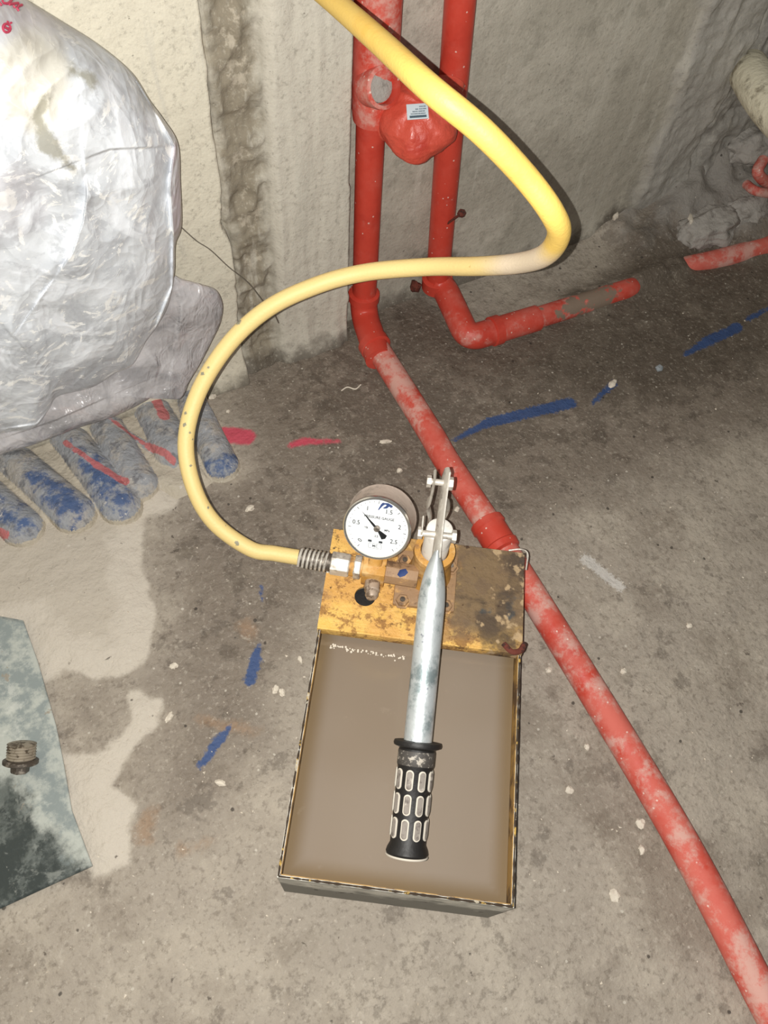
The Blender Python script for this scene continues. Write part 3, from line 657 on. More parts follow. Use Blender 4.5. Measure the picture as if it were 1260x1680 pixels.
MB().lathe([(0, .0075), (.013, .0075), (.014, .0065), (.018, .0065), (.021, .0050), (.0215, 0)], ba - an * .009 - Z3 * .004, -an + Z3 * .12 + ad * .1, 24).build('release_screw', mat('worn_screw', srgb(176, 158, 140), .5, .2, layers=[dict(color=srgb(110, 92, 76), scale=120, lo=.5, hi=.62)]), pump)
MB().lathe([(0, .0100), (.008, .0104), (.0085, .0092), (.014, .0092)], ba - ad * .0245, ad, 28).build('inlet_collar', M_cast, pump)
# gauge
gc = D(619, 866, .745); dcam = O3 - gc; dcam /= np.linalg.norm(dcam)
gn = dcam + .50 * camdir(-.41, -.91); gn /= np.linalg.norm(gn)
gy_ = camdir(math.sin(math.radians(9)), math.cos(math.radians(9))); gy_ -= gn * gy_.dot(gn); gy_ /= np.linalg.norm(gy_); gx_ = np.cross(gy_, gn)
gcL = np.array(PI_ @ Vector(gc)); nL, yL, xL = wdir(gn), wdir(gy_), wdir(gx_)
case = MB().lathe([(-.031, .024), (-.030, .0325), (-.027, .0335), (-.024, .0325), (-.004, .0315), (-.0012, .0320), (-.0006, .0318)], gcL, nL, 64, up=yL).build('gauge_case', M_case, pump)
tag(case, 'dusty steel pressure gauge case')
MB().lathe([(-.003, .0318), (0, .0326), (.0022, .0326), (.0032, .0315), (.0030, .0298), (.0008, .0294), (-.0005, .0294)], gcL, nL, 64, up=yL).build('bezel', M_chrome, case)
MB().lathe([(.0002, .0298), (.0006, .0298), (.0007, 0)], gcL, nL, 64, up=yL).build('dial', M_dial, case)
GA = Matrix(((xL[0], yL[0], nL[0], gcL[0]), (xL[1], yL[1], nL[1], gcL[1]), (xL[2], yL[2], nL[2], gcL[2]), (0, 0, 0, 1)))
def dialtext(txt, x, y, size, rot=0., name='dial_number', par=case, base=GA, mt=M_print):
    cu = bpy.data.curves.new(name, 'FONT'); cu.body = txt; cu.size = size; cu.align_x = 'CENTER'; cu.align_y = 'CENTER'; cu.extrude = .00004; cu.resolution_u = 2; cu.offset = .00008
    tmp = bpy.data.objects.new(name, cu); C.objects.link(tmp)
    bpy.context.view_layer.update(); dg = bpy.context.evaluated_depsgraph_get(); me = bpy.data.meshes.new_from_object(tmp.evaluated_get(dg)); me.name = name
    bpy.data.objects.remove(tmp)
    me.transform(base @ Matrix.Translation((x, y, .00095)) @ Matrix.Rotation(rot, 4, 'Z'))
    return link(name, me, mt, par, smooth=False)
for txt, ang in (('0', 225), ('0.5', 180 - 8), ('1', 120), ('1.5', 62), ('2', 12), ('2.5', -34)):
    a = math.radians(ang); rr = .0205 if len(txt) > 1 else .0215
    dialtext(txt, rr * math.cos(a), rr * math.sin(a), .0062, math.radians(60) if txt == '0' else 0)
dialtext('PRESSURE GAUGE', .001, .0108, .0036, name='dial_lettering'); dialtext('MPa', .0095, -.001, .0030, name='dial_lettering')
dialtext('YB', -.0105, -.001, .0030, name='dial_lettering'); dialtext('2.5', .0, -.0085, .0030, name='dial_lettering')
dialtext('MC', -.0005, -.0190, .0036, name='dial_lettering')
mb = MB()
for i in range(31):
    a = math.radians(232 - i * 9.4); r1 = .0278; r0 = .0262 if i % 5 else .0250
    c_ = gcL + nL * .0010 + (xL * math.cos(a) + yL * math.sin(a)) * ((r0 + r1) / 2)
    mb.box(c_, xL * math.cos(a) + yL * math.sin(a), -xL * math.sin(a) + yL * math.cos(a), nL, (r1 - r0) / 2, .00018 if i % 5 else .0003, .00006)
for sx_ in (-1, 1): mb.box(gcL + nL * .001 + xL * (.0052 * sx_ - .0006) - yL * .0140, xL, yL, nL, .0018, .0011, .00006)
for (cx_, cy_, w_, h_) in ((-.0005, -.0163, .0062, .00013), (-.0005, -.0214, .0062, .00013), (-.0067, -.01885, .00013, .0026), (.0057, -.01885, .00013, .0026)):
    mb.box(gcL + nL * .001 + xL * cx_ + yL * cy_, xL, yL, nL, w_, h_, .00006)
mb.build('dial_marks', M_print, case)
mb = MB(); na = math.radians(135); nd = xL * math.cos(na) + yL * math.sin(na); npd = -xL * math.sin(na) + yL * math.cos(na); o_ = gcL + nL * .0022
mb.add([o_ + nd * .0225, o_ + nd * .006 + npd * .0011, o_ - nd * .003 + npd * .0012, o_ - nd * .011 + npd * .0034, o_ - nd * .0125, o_ - nd * .011 - npd * .0034, o_ - nd * .003 - npd * .0012, o_ + nd * .006 - npd * .0011] +
       [p + nL * .0004 for p in [o_ + nd * .0225, o_ + nd * .006 + npd * .0011, o_ - nd * .003 + npd * .0012, o_ - nd * .011 + npd * .0034, o_ - nd * .0125, o_ - nd * .011 - npd * .0034, o_ - nd * .003 - npd * .0012, o_ + nd * .006 - npd * .0011]],
       [tuple(range(8)), tuple(range(15, 7, -1))] + [(i, (i + 1) % 8, (i + 1) % 8 + 8, i + 8) for i in range(8)])
mb.build('needle', M_black, case, smooth=0)
MB().lathe([(.0005, .0030), (.0034, .0030), (.0042, .0020), (.0042, 0)], gcL, nL, 20).build('needle_hub', M_darksteel, case)
mb = MB()
for pts_ in ([(-.0005, .0190), (.0025, .0245), (.0040, .0262)], [(.0040, .0215), (.0065, .0225), (.0085, .0250)], [(.0030, .0262), (.0080, .0262), (.0120, .0240)]):
    mb.tube([gcL + nL * .0011 + xL * a + yL * b for a, b in pts_], [(.0002, .0005), (.0003, .0013), (.0003, .0016)], 6, up=nL)
tag(mb.build('paint_smear', M_bluepaint, case), 'blue paint smear')
gm = bpy.data.materials.new('gauge_glass'); gm.use_nodes = True; nt = gm.node_tree
for x in list(nt.nodes): nt.nodes.remove(x)
o_m = nt.nodes.new('ShaderNodeOutputMaterial'); tr = nt.nodes.new('ShaderNodeBsdfTransparent'); gl = nt.nodes.new('ShaderNodeBsdfGlossy'); gl.inputs['Roughness'].default_value = .04
fr = nt.nodes.new('ShaderNodeFresnel'); fr.inputs[0].default_value = 1.45; mx = nt.nodes.new('ShaderNodeMixShader')
nt.links.new(fr.outputs[0], mx.inputs[0]); nt.links.new(tr.outputs[0], mx.inputs[1]); nt.links.new(gl.outputs[0], mx.inputs[2]); nt.links.new(mx.outputs[0], o_m.inputs[0])
MB().lathe([(.0050, 0), (.0048, .0150), (.0040, .0298)], gcL, nL, 48, up=yL).build('gauge_glass', gm, case)
sb = gcL - nL * .015 - yL * .030
MB().tube([gcL - nL * .015 - yL * .024, sb, ba + Z3 * .0125], [.0080, .0075, .0070], 20).build('gauge_stem', M_cast, pump)
# lever: tube flattened into a blade, grip
E0 = LG(667, 1402, .157); E1 = LG(716, 905, .243); ld = (E1 - E0) / np.linalg.norm(E1 - E0)
LL = np.linalg.norm(E1 - E0); lw = np.cross(ld, Z3); lw /= np.linalg.norm(lw); lu = np.cross(lw, ld)
def along(px, py):                                              # distance along the lever of the point seen at this pixel row
    best = min(((abs(_pj(E0 + ld * s_)[1] - py), s_) for s_ in np.linspace(-.05, LL + .2, 900))); return best[1]
PM = pump.matrix_world
def _pj(pl_):
    c = R.T @ (np.array(PM @ Vector(pl_)) - O3); return CX + F * c[0] / -c[2], CY - F * c[1] / -c[2]
sA, sB, sC, sD = along(0, 1215), along(0, 992), along(0, 906), along(0, 768)
tr_ = .0121
prof = [(sA - .06, tr_, tr_), (sA, tr_, tr_), (sB, tr_, tr_)]
for t in np.linspace(0, 1, 8)[1:]: prof.append((sB + (sC - sB) * t, (tr_ - .0022) * (max(0, 1 - t ** 2.5) * .82 + .18 * (1 - t)) + .0022, tr_ + .001 * t))
mb = MB().tube([E0 + ld * p[0] for p in prof], [(p[1], p[2]) for p in prof], 32, up=lw)
lever = mb.build('lever_tube', M_galv, pump, smooth=60)
# blade, leaning a little so that its left face shows
k = 14; mb = MB(); ba_ = math.radians(13); bw = lw * math.cos(ba_) - lu * math.sin(ba_)
mb.tube([E0 + ld * (sC - .006 + (sD - sC + .006) * i / k) + lw * (.0022 * i / k) for i in range(k + 1)], [(.0024, .0120 - .002 * math.sin(i / k * 3)) for i in range(k)] + [(.0018, .005)], 10, up=bw)
tag(mb.build('lever_blade', M_steel, pump, smooth=40), 'flattened end of the lever')
# pivot bolts and link
sP = along(0, 876); sF = along(0, 792); pP = E0 + ld * sP - lu * .006; pF = E0 + ld * sF
def bolt(c, ha, hb, name, r_=.0030):
    b = MB().tube([c - lw * ha, c + lw * hb], r_, 12).build(name, M_steel, pump)
    MB().lathe([(0, .0062), (.0038, .0062), (.0042, .0054)], c + lw * (hb - .001), lw, 6).build('bolt_head', M_steel, b, smooth=0)
    MB().lathe([(0, .0056), (.0040, .0056)], c - lw * (ha - .001), -lw, 6).build('nut', M_steel, b, smooth=0)
bolt(pP, .0150, .0140, 'plunger_pin'); bolt(pF, .0120, .0060, 'fulcrum_bolt')
mb = MB(); q = pP - lw * .0150 + lu * .005
mb.tube([q - lu * .006 - ld * .002, q + lu * .004, q + ld * .014 + lu * .002], [(.0009, .0026)] * 3, 6, up=lw); mb.build('split_pin', M_steel, pump)
base_l = bodyc + Y3 * .024 + Z3 * .035
for o_a, o_b in ((-.0085, -.0110), (.0045, .0085)):
    pts_ = [pF + ld * .010 + lw * o_a, pF + lw * o_a, pF - ld * .012 - Z3 * .010 + lw * (o_a - .001), pF * .62 + base_l * .38 + lw * o_b * 1.05, pF * .35 + base_l * .65 + lw * (o_b * .6), base_l + lw * o_b * .7]
    MB().tube(crom(pts_, 6), [(.0014, .0062)] * 31, 8, up=lw).build('fulcrum_link', M_steel, pump, smooth=40)
MB().box(base_l - Y3 * .006, X3, Y3, Z3, .011, .008, .007).build('link_lug', M_cast, pump, bevel=.001)
# grip
gr = .0150; s0 = 0.; s1 = sA - .004
grip = MB().lathe([(-.003, .010), (-.001, .0165), (.002, .0178), (.005, .0170), (.009, gr), (s1 - .018, gr), (s1 - .017, .0155), (s1 - .004, .0155), (s1 - .003, .0150), (s1 - .001, .0200), (s1 + .001, .0206), (s1 + .003, .0200), (s1 + .0035, .0130)], E0, ld, 40).build('grip', M_rubber, pump)
tag(grip, 'black rubber grip with raised dusty pads')
MB().lathe([(s1 - .0165, .0156), (s1 - .0160, .01585), (s1 - .0050, .01585), (s1 - .0045, .0156)], E0, ld, 40).build('grip_band', M_gripband, grip)
mb = MB().tube([E0 + ld * -.0005 + (lw * math.cos(a) + lu * math.sin(a)) * .0172 for a in np.linspace(0, 2 * math.pi, 40)], .0009, 6); mb.build('grip_rim', M_padrim, grip)
nrow = 3; ph = (s1 - .018 - .012) / nrow
def pad(row, th, r_add, wd, hl, thick):
    c_s = .012 + ph * (row + .5); v = []; ang = []
    outl = []
    for k in range(24):
        a = 2 * math.pi * k / 24; ux = wd * math.cos(a); uy = (hl - wd) * (1 if math.sin(a) > 0 else -1) + wd * math.sin(a); outl.append((ux, uy))
    ring = lambda r, sc: [E0 + ld * (c_s + y_ * (1 if sc == 1 else (hl - .0008) / hl)) + (lw * math.cos(th + x_ * sc / gr) + lu * math.sin(th + x_ * sc / gr)) * r for x_, y_ in outl]
    v = ring(gr - .001, 1) + ring(gr + thick * .7, 1) + ring(gr + thick, .8)
    f = [(i, (i + 1) % 24, (i + 1) % 24 + 24, i + 24) for i in range(24)] + [(i + 24, (i + 1) % 24 + 24, (i + 1) % 24 + 48, i + 48) for i in range(24)] + [tuple(range(48, 72))]
    return v, f
for row in range(nrow):
    for k in range(9):
        th = math.radians(90 + 40 * (k - 4) + 18)
        v, f = pad(row, th, 0, .0033, ph * .43, .0010)
        po = MB().add(v, f).build('grip_pad', [M_padrim], grip)
        po.data.materials.append(M_pad)
        # worn rim stays pale, the sunk middle is grey
        v2, f2 = pad(row, th, 0, .0024, ph * .43 - .0010, .0013)
        MB_ = MB().add(v2, f2); bmx = MB_
        me2 = po.data; bm = bmesh.new(); bm.from_mesh(me2); vs2 = [bm.verts.new(p) for p in v2]
        for q in f2:
            fa = bm.faces.new([vs2[i] for i in q]); fa.material_index = 1
        bmesh.ops.recalc_face_normals(bm, faces=bm.faces); bm.to_mesh(me2); bm.free()

# ------------------------------------------------------------------ yellow hose with crimped coupling
fitL = ba - ad * .030
PMx = lambda p: np.array(PM @ Vector(p))
adw = np.array(PM.to_3x3() @ Vector(ad))
fitw = PMx(fitL)
hz_ = fitw[2]
h_end = fitw - adw * .040
hp = [D(400, -130, .66), D(470, -62, .62), D(545, 0, .56), D(620, 66, .50), D(703, 143, .455), D(790, 215, .46), D(860, 288, .48), D(905, 348, .495), D(917, 385, .52), D(895, 418, .56), D(850, 432, .61), D(780, 437, .66), D(700, 438, .70), D(600, 447, .72), D(520, 468, .725), D(440, 506, .73), D(375, 565, .74), D(325, 645, .75), D(305, 725, .757), D(318, 800, .765), D(352, 858, .775), D(410, 900, .785), h_end - adw * .03, h_end]
path = crom(hp, 14); N_ = len(path)
hose = empty('hose', h_end, label='yellow pressure hose looping from the top of the picture down to the pump', cat='hose')
invh = Matrix.Translation(-hose.location)
tmpm = MB().tube(path, .0078, 24)
me = pydata('tube', [tuple(invh @ Vector(p)) for p in tmpm.v], tmpm.f)
seg = 24; ii = np.repeat(np.arange(N_), seg) / (N_ - 1) * (len(hp) - 1)
# small smears on the hose: attribute is positive inside a mark
vv = np.array(tmpm.v); mk = np.full(len(vv), -1.)
hmarks = []
for (px_, py_, sx_) in ((386, 528, 6), (330, 617, 4.5), (301, 678, 4), (299, 697, 4.5), (314, 712, 3), (318, 722, 2.5), (316, 765, 3.5), (345, 833, 3.5), (362, 852, 2), (393, 893, 5), (372, 860, 2), (340, 600, 3)):
    best = None
    for i in range(len(vv)):
        pass
    c = (vv - O3) @ R; sxp = CX + F * c[:, 0] / -c[:, 2]; syp = CY - F * c[:, 1] / -c[:, 2]; dpt = -c[:, 2]
    d_ = np.hypot(sxp - px_, syp - py_) + (dpt - dpt.min()) * 0
    cand = np.argsort(d_)[:8]; j = cand[np.argmin(dpt[cand])]
    dd = np.linalg.norm(vv - vv[j], axis=1); mk = np.maximum(mk, sx_ * .00062 - dd)
for nm, a in (('pale', np.clip((ii - 8.4) / 1.4, 0, 1) * .95), ('bend', np.clip(1 - np.abs(ii - 9.6) / 2.2, 0, 1)), ('mark', mk)):
    at = me.attributes.new(nm, 'FLOAT', 'POINT'); at.data.foreach_set('value', a.astype(np.float32))
link('tube', me, M_hose, hose)
mb = MB().lathe([(-.006, .0088), (.028, .0092)], h_end - adw * .0, adw, 24)
cr = mb.build('crimp_sleeve', M_darksteel, hose, inv=invh)
mb = MB(); turns = 7
mb.tube([h_end + adw * (-.005 + .030 * t_2 / (turns * 12)) + (np.cross(adw, (0, 0, 1)) * math.cos(t_2 / 12 * 2 * math.pi) + np.array([0, 0, 1.]) * math.sin(t_2 / 12 * 2 * math.pi)) * .0094 for t_2 in range(turns * 12)], .0013, 6)
mb.build('wire_coil', M_steel, cr, inv=invh)
MB().lathe([(.026, .0088), (.027, .0118), (.044, .0118), (.0455, .0105)], h_end, adw, 6, up=(0, 0, 1)).build('hex_nut', M_steel, hose, smooth=0, bevel=.0006, inv=invh)
MB().lathe([(.044, .0070), (.052, .0070)], h_end, adw, 20).build('coupling_neck', M_darksteel, hose, inv=invh)
MB().lathe([(.0495, .0110), (.0505, .0122), (.0560, .0122), (.0570, .0110)], h_end, adw, 6, up=(0, 0, 1)).build('lock_nut', M_steel, hose, smooth=0, bevel=.0006, inv=invh)

# ------------------------------------------------------------------ plastic sacks (built as closed pillows that lean in the corner)
def mid_depth(px, py, zf, ow, k=.02):
    r = R @ _ray(px, py)
    d1 = (H - zf) / -r[2] if r[2] < -1e-3 else 9.
    d2 = (YW - ow) / r[1] if r[1] > 1e-3 else 9.
    h = max(0., min(1., .5 + .5 * (d2 - d1) / k)); return d2 * (1 - h) + d1 * h - k * h * (1 - h)
def pillow(name, outline, centre, zf, ow, front, back, rings, nout, mt, parent, crumple, steps=(), fields=None, seed=0, ex=2.2):
    out = crom([(*p, 0.) for p in outline + outline[:1]], max(2, nout // len(outline)))[:-1]
    out = np.array([p[:2] for p in out]); n = len(out); cx_, cy_ = centre
    rr = np.linspace(0, 1, rings) ** .8
    S = []
    for sgn, amp in ((1, front), (-1, back)):
        P = np.zeros((n, rings, 3)); PX = np.zeros((n, rings)); PY = np.zeros((n, rings)); q = np.zeros((n, rings))
        for j, r_ in enumerate(rr):
            PX[:, j] = cx_ + (out[:, 0] - cx_) * r_; PY[:, j] = cy_ + (out[:, 1] - cy_) * r_; q[:, j] = r_
        md = np.array([[mid_depth(PX[i, j], PY[i, j], zf, ow, .12) for j in range(rings)] for i in range(n)])
        prof = np.clip(1 - q ** ex, 0, 1) ** .5
        wx_ = PX + 60 * (fbm(PX, PY, .008, 2, seed + 31) - .5); wy_ = PY + 60 * (fbm(PX, PY, .008, 2, seed + 33) - .5)
        cru = (ridged(wx_, wy_ * .6, .010, 2, seed + 1) - .55) * 1.0 + (ridged(wx_ * .8 + wy_ * .5, wy_ * .8 - wx_ * .5, .021, 1, seed + 9) - .5) * .35
        bul = amp * prof * (1 + .25 * (fbm(PX, PY, .006, 2, seed + 5) - .5)) + crumple * cru * np.minimum(1, (1 - q) * 8) * (1 if sgn > 0 else .5)
        if sgn > 0:
            for pts_, h_, fall in steps:
                d = np.full(PX.shape, 1e9); side = np.zeros(PX.shape)
                for a, b in zip(pts_[:-1], pts_[1:]):
                    dd_, t = d_seg(PX, PY, a, b); cr_ = (b[0] - a[0]) * (PY - a[1]) - (b[1] - a[1]) * (PX - a[0])
                    upd = dd_ < d; d = np.where(upd, dd_, d); side = np.where(upd, cr_, side)
                d_end = np.minimum(np.hypot(PX - pts_[0][0], PY - pts_[0][1]), np.hypot(PX - pts_[-1][0], PY - pts_[-1][1]))
                bul = bul + h_ * sstep(-1.5, 1.5, np.where(side > 0, d, -d)) * np.exp(-d / fall) * np.minimum(1, d_end / 40)
        dep = md - sgn * bul
        c = np.stack([(PX - CX) / F, -(PY - CY) / F, -np.ones_like(PX)], -1) * dep[..., None]
        P = c @ R.T + O3
        P[..., 2] = np.maximum(P[..., 2], .004); P[..., 1] = np.minimum(P[..., 1], YW - .042)
        S.append((P, PX, PY))
    # stitch: front rings inward-out, then back rings outward-in
    Pf, Pb = S[0][0], S[1][0]
    Pall = np.concatenate([Pf, Pb[:, ::-1][:, 1:]], 1); PXa = np.concatenate([S[0][1], S[1][1][:, ::-1][:, 1:]], 1); PYa = np.concatenate([S[0][2], S[1][2][:, ::-1][:, 1:]], 1)
    isf = np.concatenate([np.ones(S[0][1].shape), np.zeros(S[1][1][:, 1:].shape)], 1)
    at = {k: f(PXa, PYa) for k, f in (fields or {}).items()}
    me = gridmesh(name, Pall - np.array(parent.location if parent else (0, 0, 0)), at, close_u=True)
    bm = bmesh.new(); bm.from_mesh(me); bmesh.ops.remove_doubles(bm, verts=bm.verts, dist=1e-6); bmesh.ops.recalc_face_normals(bm, faces=bm.faces); bm.to_mesh(me); bm.free()
    return link(name, me, mt, parent), S[0]
bagroot = empty('plastic_sack', G(60, 600, 0) * [1, 1, 0], label='large crumpled clear plastic sack leaning against the wall at the left', cat='sack')
ol = [(48, 2), (100, 34), (160, 72), (215, 118), (246, 165), (268, 195), (292, 236), (296, 300), (298, 370), (288, 402), (286, 450), (276, 500), (258, 535), (240, 560), (218, 598), (190, 612), (150, 636), (96, 650), (80, 672), (55, 702), (0, 712), (-90, 735), (-200, 740), (-330, 640), (-420, 420), (-420, 150), (-330, -60), (-180, -150), (-60, -70)]
fld = dict(
    clear=lambda x, y: sstep(200, -20, y - .35 * x) * .9 + .25 * sstep(60, 0, np.abs(x - 230) + .3 * np.abs(y - 190)),
    lilac=lambda x, y: sstep(160, 0, y) * .7 + sstep(0, 12, x - np.interp(y, [236, 300, 400], [280, 275, 281])) * sstep(225, 240, y) * 1.4 * sstep(430, 410, y) + .5 * sstep(120, 40, np.hypot(x - 20, y - 330)),
    cream=lambda x, y: sstep(110, 30, np.hypot((x - 50), (y - 130) * .8)),
    scrap=lambda x, y: np.maximum(np.maximum(.012 - d_line(x / 1300, y / 1300, [(75 / 1300, 160 / 1300), (62 / 1300, 190 / 1300), (78 / 1300, 235 / 1300)]), .008 - d_line(x / 1300, y / 1300, [(78 / 1300, 235 / 1300), (122 / 1300, 278 / 1300)])), .012 - d_line(x / 1300, y / 1300, [(120 / 1300, 115 / 1300), (150 / 1300, 130 / 1300)])))
steps = [([(90, 455), (118, 415), (135, 365), (142, 320), (140, 285)], .010, 45), ([(245, 560), (262, 520), (282, 470), (283, 380), (277, 310), (286, 240), (250, 178)], .009, 40),
         ([(-10, 705), (60, 695), (98, 648), (150, 635)], .004, 60), ([(60, 600), (30, 560), (-10, 520)], .004, 40), ([(135, 262), (180, 245), (285, 240)][::-1], .006, 50)]
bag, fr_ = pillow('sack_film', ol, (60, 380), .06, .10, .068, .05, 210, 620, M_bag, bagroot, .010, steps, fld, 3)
# hand drawn marks in red ink on the sack
from mathutils.bvhtree import BVHTree
bmt = bmesh.new(); bmt.from_mesh(bag.data); bvh = BVHTree.FromBMesh(bmt)
def onbag(px, py):
    o = Vector(O3) - bagroot.location; d = Vector(R @ _ray(px, py)).normalized()
    h, nn, _, _ = bvh.ray_cast(o, d)
    return (np.array(h) - np.array(d) * .0012) if h else None
def ink(pts_, r_=.0009):
    p = [q for q in (onbag(*t) for t in pts_) if q is not None]
    if len(p) > 1: return MB().tube(p, r_, 6).build('ink_mark', M_ink, bagroot)
ink([(11 + 6 * math.cos(a), 46 + 7 * math.sin(a)) for a in np.linspace(0, 2 * math.pi, 22)]); ink([(7, 44), (12, 47), (16, 47)])
ink([(12, 35), (14, 37)], .0007); ink([(17, 38), (19, 37)], .0007)
ink([(4, 1), (6, 5), (12, 6), (17, 3), (20, -2)]); ink([(15, 7), (22, 6), (30, 5)]); ink([(22, 9), (25, 13)]); ink([(36, 8), (30, 10), (28, 14), (31, 18)])
ink([(-3, 2), (1, 7), (3, 9)])
film_root = empty('plastic_film', G(230, 640, 0) * [1, 1, 0], label='greyer loose plastic sheet lying below the large sack, over the blue and red striped sheet', cat='film')
ol2 = [(288, 452), (300, 458), (330, 466), (355, 476), (366, 500), (362, 530), (348, 560), (330, 595), (312, 625), (295, 655), (262, 645), (235, 660), (190, 682), (120, 705), (60, 728), (0, 746), (-80, 775), (-200, 800), (-240, 740), (-100, 660), (60, 600), (180, 540), (250, 480)]
pillow('film_sheet', ol2, (160, 650), .050, .075, .020, .012, 70, 260, M_film, film_root, .009,
       [([(240, 560), (262, 600), (250, 640)], .005, 40), ([(290, 470), (295, 520), (285, 580)][::-1], .006, 30), ([(0, 720), (90, 690), (180, 650)][::-1], .005, 30)], None, 23, ex=3.)

# ------------------------------------------------------------------ striped sheet gathered in ridges, caked with cement
X_ = [(-120, 1000), (420, 1000), (420, 560), (-120, 560)]
lob = [((-70, 760), (34, 862), 31, 'b', .75), ((-20, 715), (120, 838), 33, 'b', .8), ((70, 660), (196, 824), 33, 'b', .8), ((140, 640), (228, 790), 31, 'b', .2), ((215, 610), (285, 735), 33, 'b', .2), ((290, 570), (322, 680), 26, 'b', .35), ((318, 660), (362, 758), 28, 'b', .3)]
u, v = np.meshgrid(np.linspace(-.42, .26, 480), np.linspace(.50, .735, 190), indexing='ij')
z = np.full(u.shape, -.012); bl = np.zeros(u.shape); rd = np.zeros(u.shape)
base_poly = FP([(-150, 700), (200, 600), (300, 590), (318, 700), (350, 790), (290, 820), (240, 800), (210, 828), (130, 845), (60, 870), (-150, 900)])
sdb = sd_poly(u, v, base_poly)
z = np.maximum(z, -.004 + .012 * sstep(-.006, .012, sdb + .01 * (fbm(u, v, 30, 3, 5) - .5)))
mud = sstep(.0, .9, 1.) * np.ones(u.shape)
for (a, b, w_, _, bb_) in lob:
    A, B = FP([a, b], .012); dd_, t = d_seg(u, v, A, B); rad = w_ * .00082 * (1 + .12 * (fbm(u, v, 20, 2, int(w_ * 3)) - .5)) * (.82 + .18 * t)
    hgt = np.sqrt(np.clip(rad ** 2 - dd_ ** 2, 0, 1)) * .8
    hgt = np.where(dd_ < rad, hgt + .002, -.02)
    up_ = hgt > z; z = np.where(up_, hgt, z); mud = np.where(dd_ < rad * .93, 0., mud)
    e_ = np.where(dd_ < rad, bb_ * sstep(-.1, .85, t) * np.clip(1.15 - dd_ / rad * .6, 0, 1), 0); 
    if bb_ < .5: e_ = np.where(dd_ < rad, .75 * sstep(.82, 1., t) if a[0] > 310 else bb_, 0)
    bl = np.where(up_, e_, bl)
z += (fbm(u, v, 60, 4, 8) - .5) * .005
for (a, b, w_) in (((110, 732), (162, 770), 5), ((162, 770), (208, 795), 7), ((250, 648), (272, 690), 9), ((240, 728), (285, 758), 6), ((180, 690), (235, 725), 4), ((-10, 870), (12, 878), 7)):
    A, B = FP([a, b], .012); dd_, t = d_seg(u, v, A, B); rd = np.maximum(rd, sstep(w_ * .0012, w_ * .0004, dd_)); 
mud = np.where(rd > .1, mud * .2, mud)
lim = np.maximum(sdb, -.02) > -.012
keep = z > -.006
z = np.where(keep, z, -.012)
tarp = link('striped_sheet', gridmesh('striped_sheet', np.stack([u, v, z], -1), dict(blue=bl, red=rd * .72, mud=mud * .9)), M_tarp)
tag(tarp, 'blue and red striped sheet in cement caked ridges under the plastic film', 'tarpaulin')

# ------------------------------------------------------------------ smeared metal sheet and the plug on it
pol = FP([(-260, 960), (-60, 1000), (38, 1018), (62, 1085), (92, 1190), (104, 1250), (118, 1330), (152, 1421), (70, 1458), (0, 1490), (-120, 1550), (-420, 1560)], .006)
smr = FP([(-60, 990), (60, 990), (170, 1430), (140, 1424), (104, 1404), (96, 1368), (60, 1345), (42, 1305), (12, 1285), (-20, 1270), (-60, 1230)], .006)
cxm, cym = np.mean([p[0] for p in pol]), np.mean([p[1] for p in pol])
bm = bmesh.new(); dn = []
for a, b in zip(pol, pol[1:] + pol[:1]):
    for i in range(10): dn.append((a[0] + (b[0] - a[0]) * i / 10, a[1] + (b[1] - a[1]) * i / 10))
rings_ = []
for r_ in np.linspace(0, 1, 30): rings_.append([(cxm + (p[0] - cxm) * r_, cym + (p[1] - cym) * r_) for p in dn])
A_ = np.array(rings_).transpose(1, 0, 2)
zt = .0055 + .0012 * np.sin(A_[..., 0] * 30)
top_ = np.concatenate([A_, zt[..., None]], -1); bot_ = np.concatenate([A_, zt[..., None] - .0022], -1)
Pall = np.concatenate([top_, bot_[:, ::-1]], 1)
sm = sd_poly(Pall[..., 0], Pall[..., 1], smr)
sheet = link('metal_sheet', gridmesh('metal_sheet', Pall, dict(smear=sm), close_u=True), M_sheet, smooth=False)
tag(sheet, 'dark metal sheet smeared with pale cement, lying on the floor at the left edge', 'sheet')
pc = G(34, 1247, .022)
plug = empty('pipe_plug', pc * [1, 1, 0], label='small threaded pipe plug with a dark square head lying on the metal sheet', cat='plug')
pinv = Matrix.Translation(-plug.location)
pd = (G(34, 1275, .012) - G(37, 1235, .024)); pd /= np.linalg.norm(pd)
prof = []
for i in range(11): prof.append((-.0165 + i * .0014, .0128 if i % 2 else .0142))
MB().lathe([(-.018, .009)] + prof + [(-.001, .0125)], pc, pd, 28).build('thread', mat('grimy_thread', srgb(168, 158, 142), .5, .4, layers=[dict(color=srgb(96, 84, 70), scale=120, lo=.48, hi=.6)]), plug, inv=pinv)
MB().lathe([(-.001, .0155), (.0, .0172), (.003, .0172), (.004, .0155)], pc, pd, 32).build('plug_flange', M_darksteel, plug, inv=pinv)
MB().lathe([(.003, .0095), (.012, .0090), (.013, .0080)], pc, pd, 6).build('plug_head', M_darksteel, plug, bevel=.0008, smooth=0, inv=pinv)

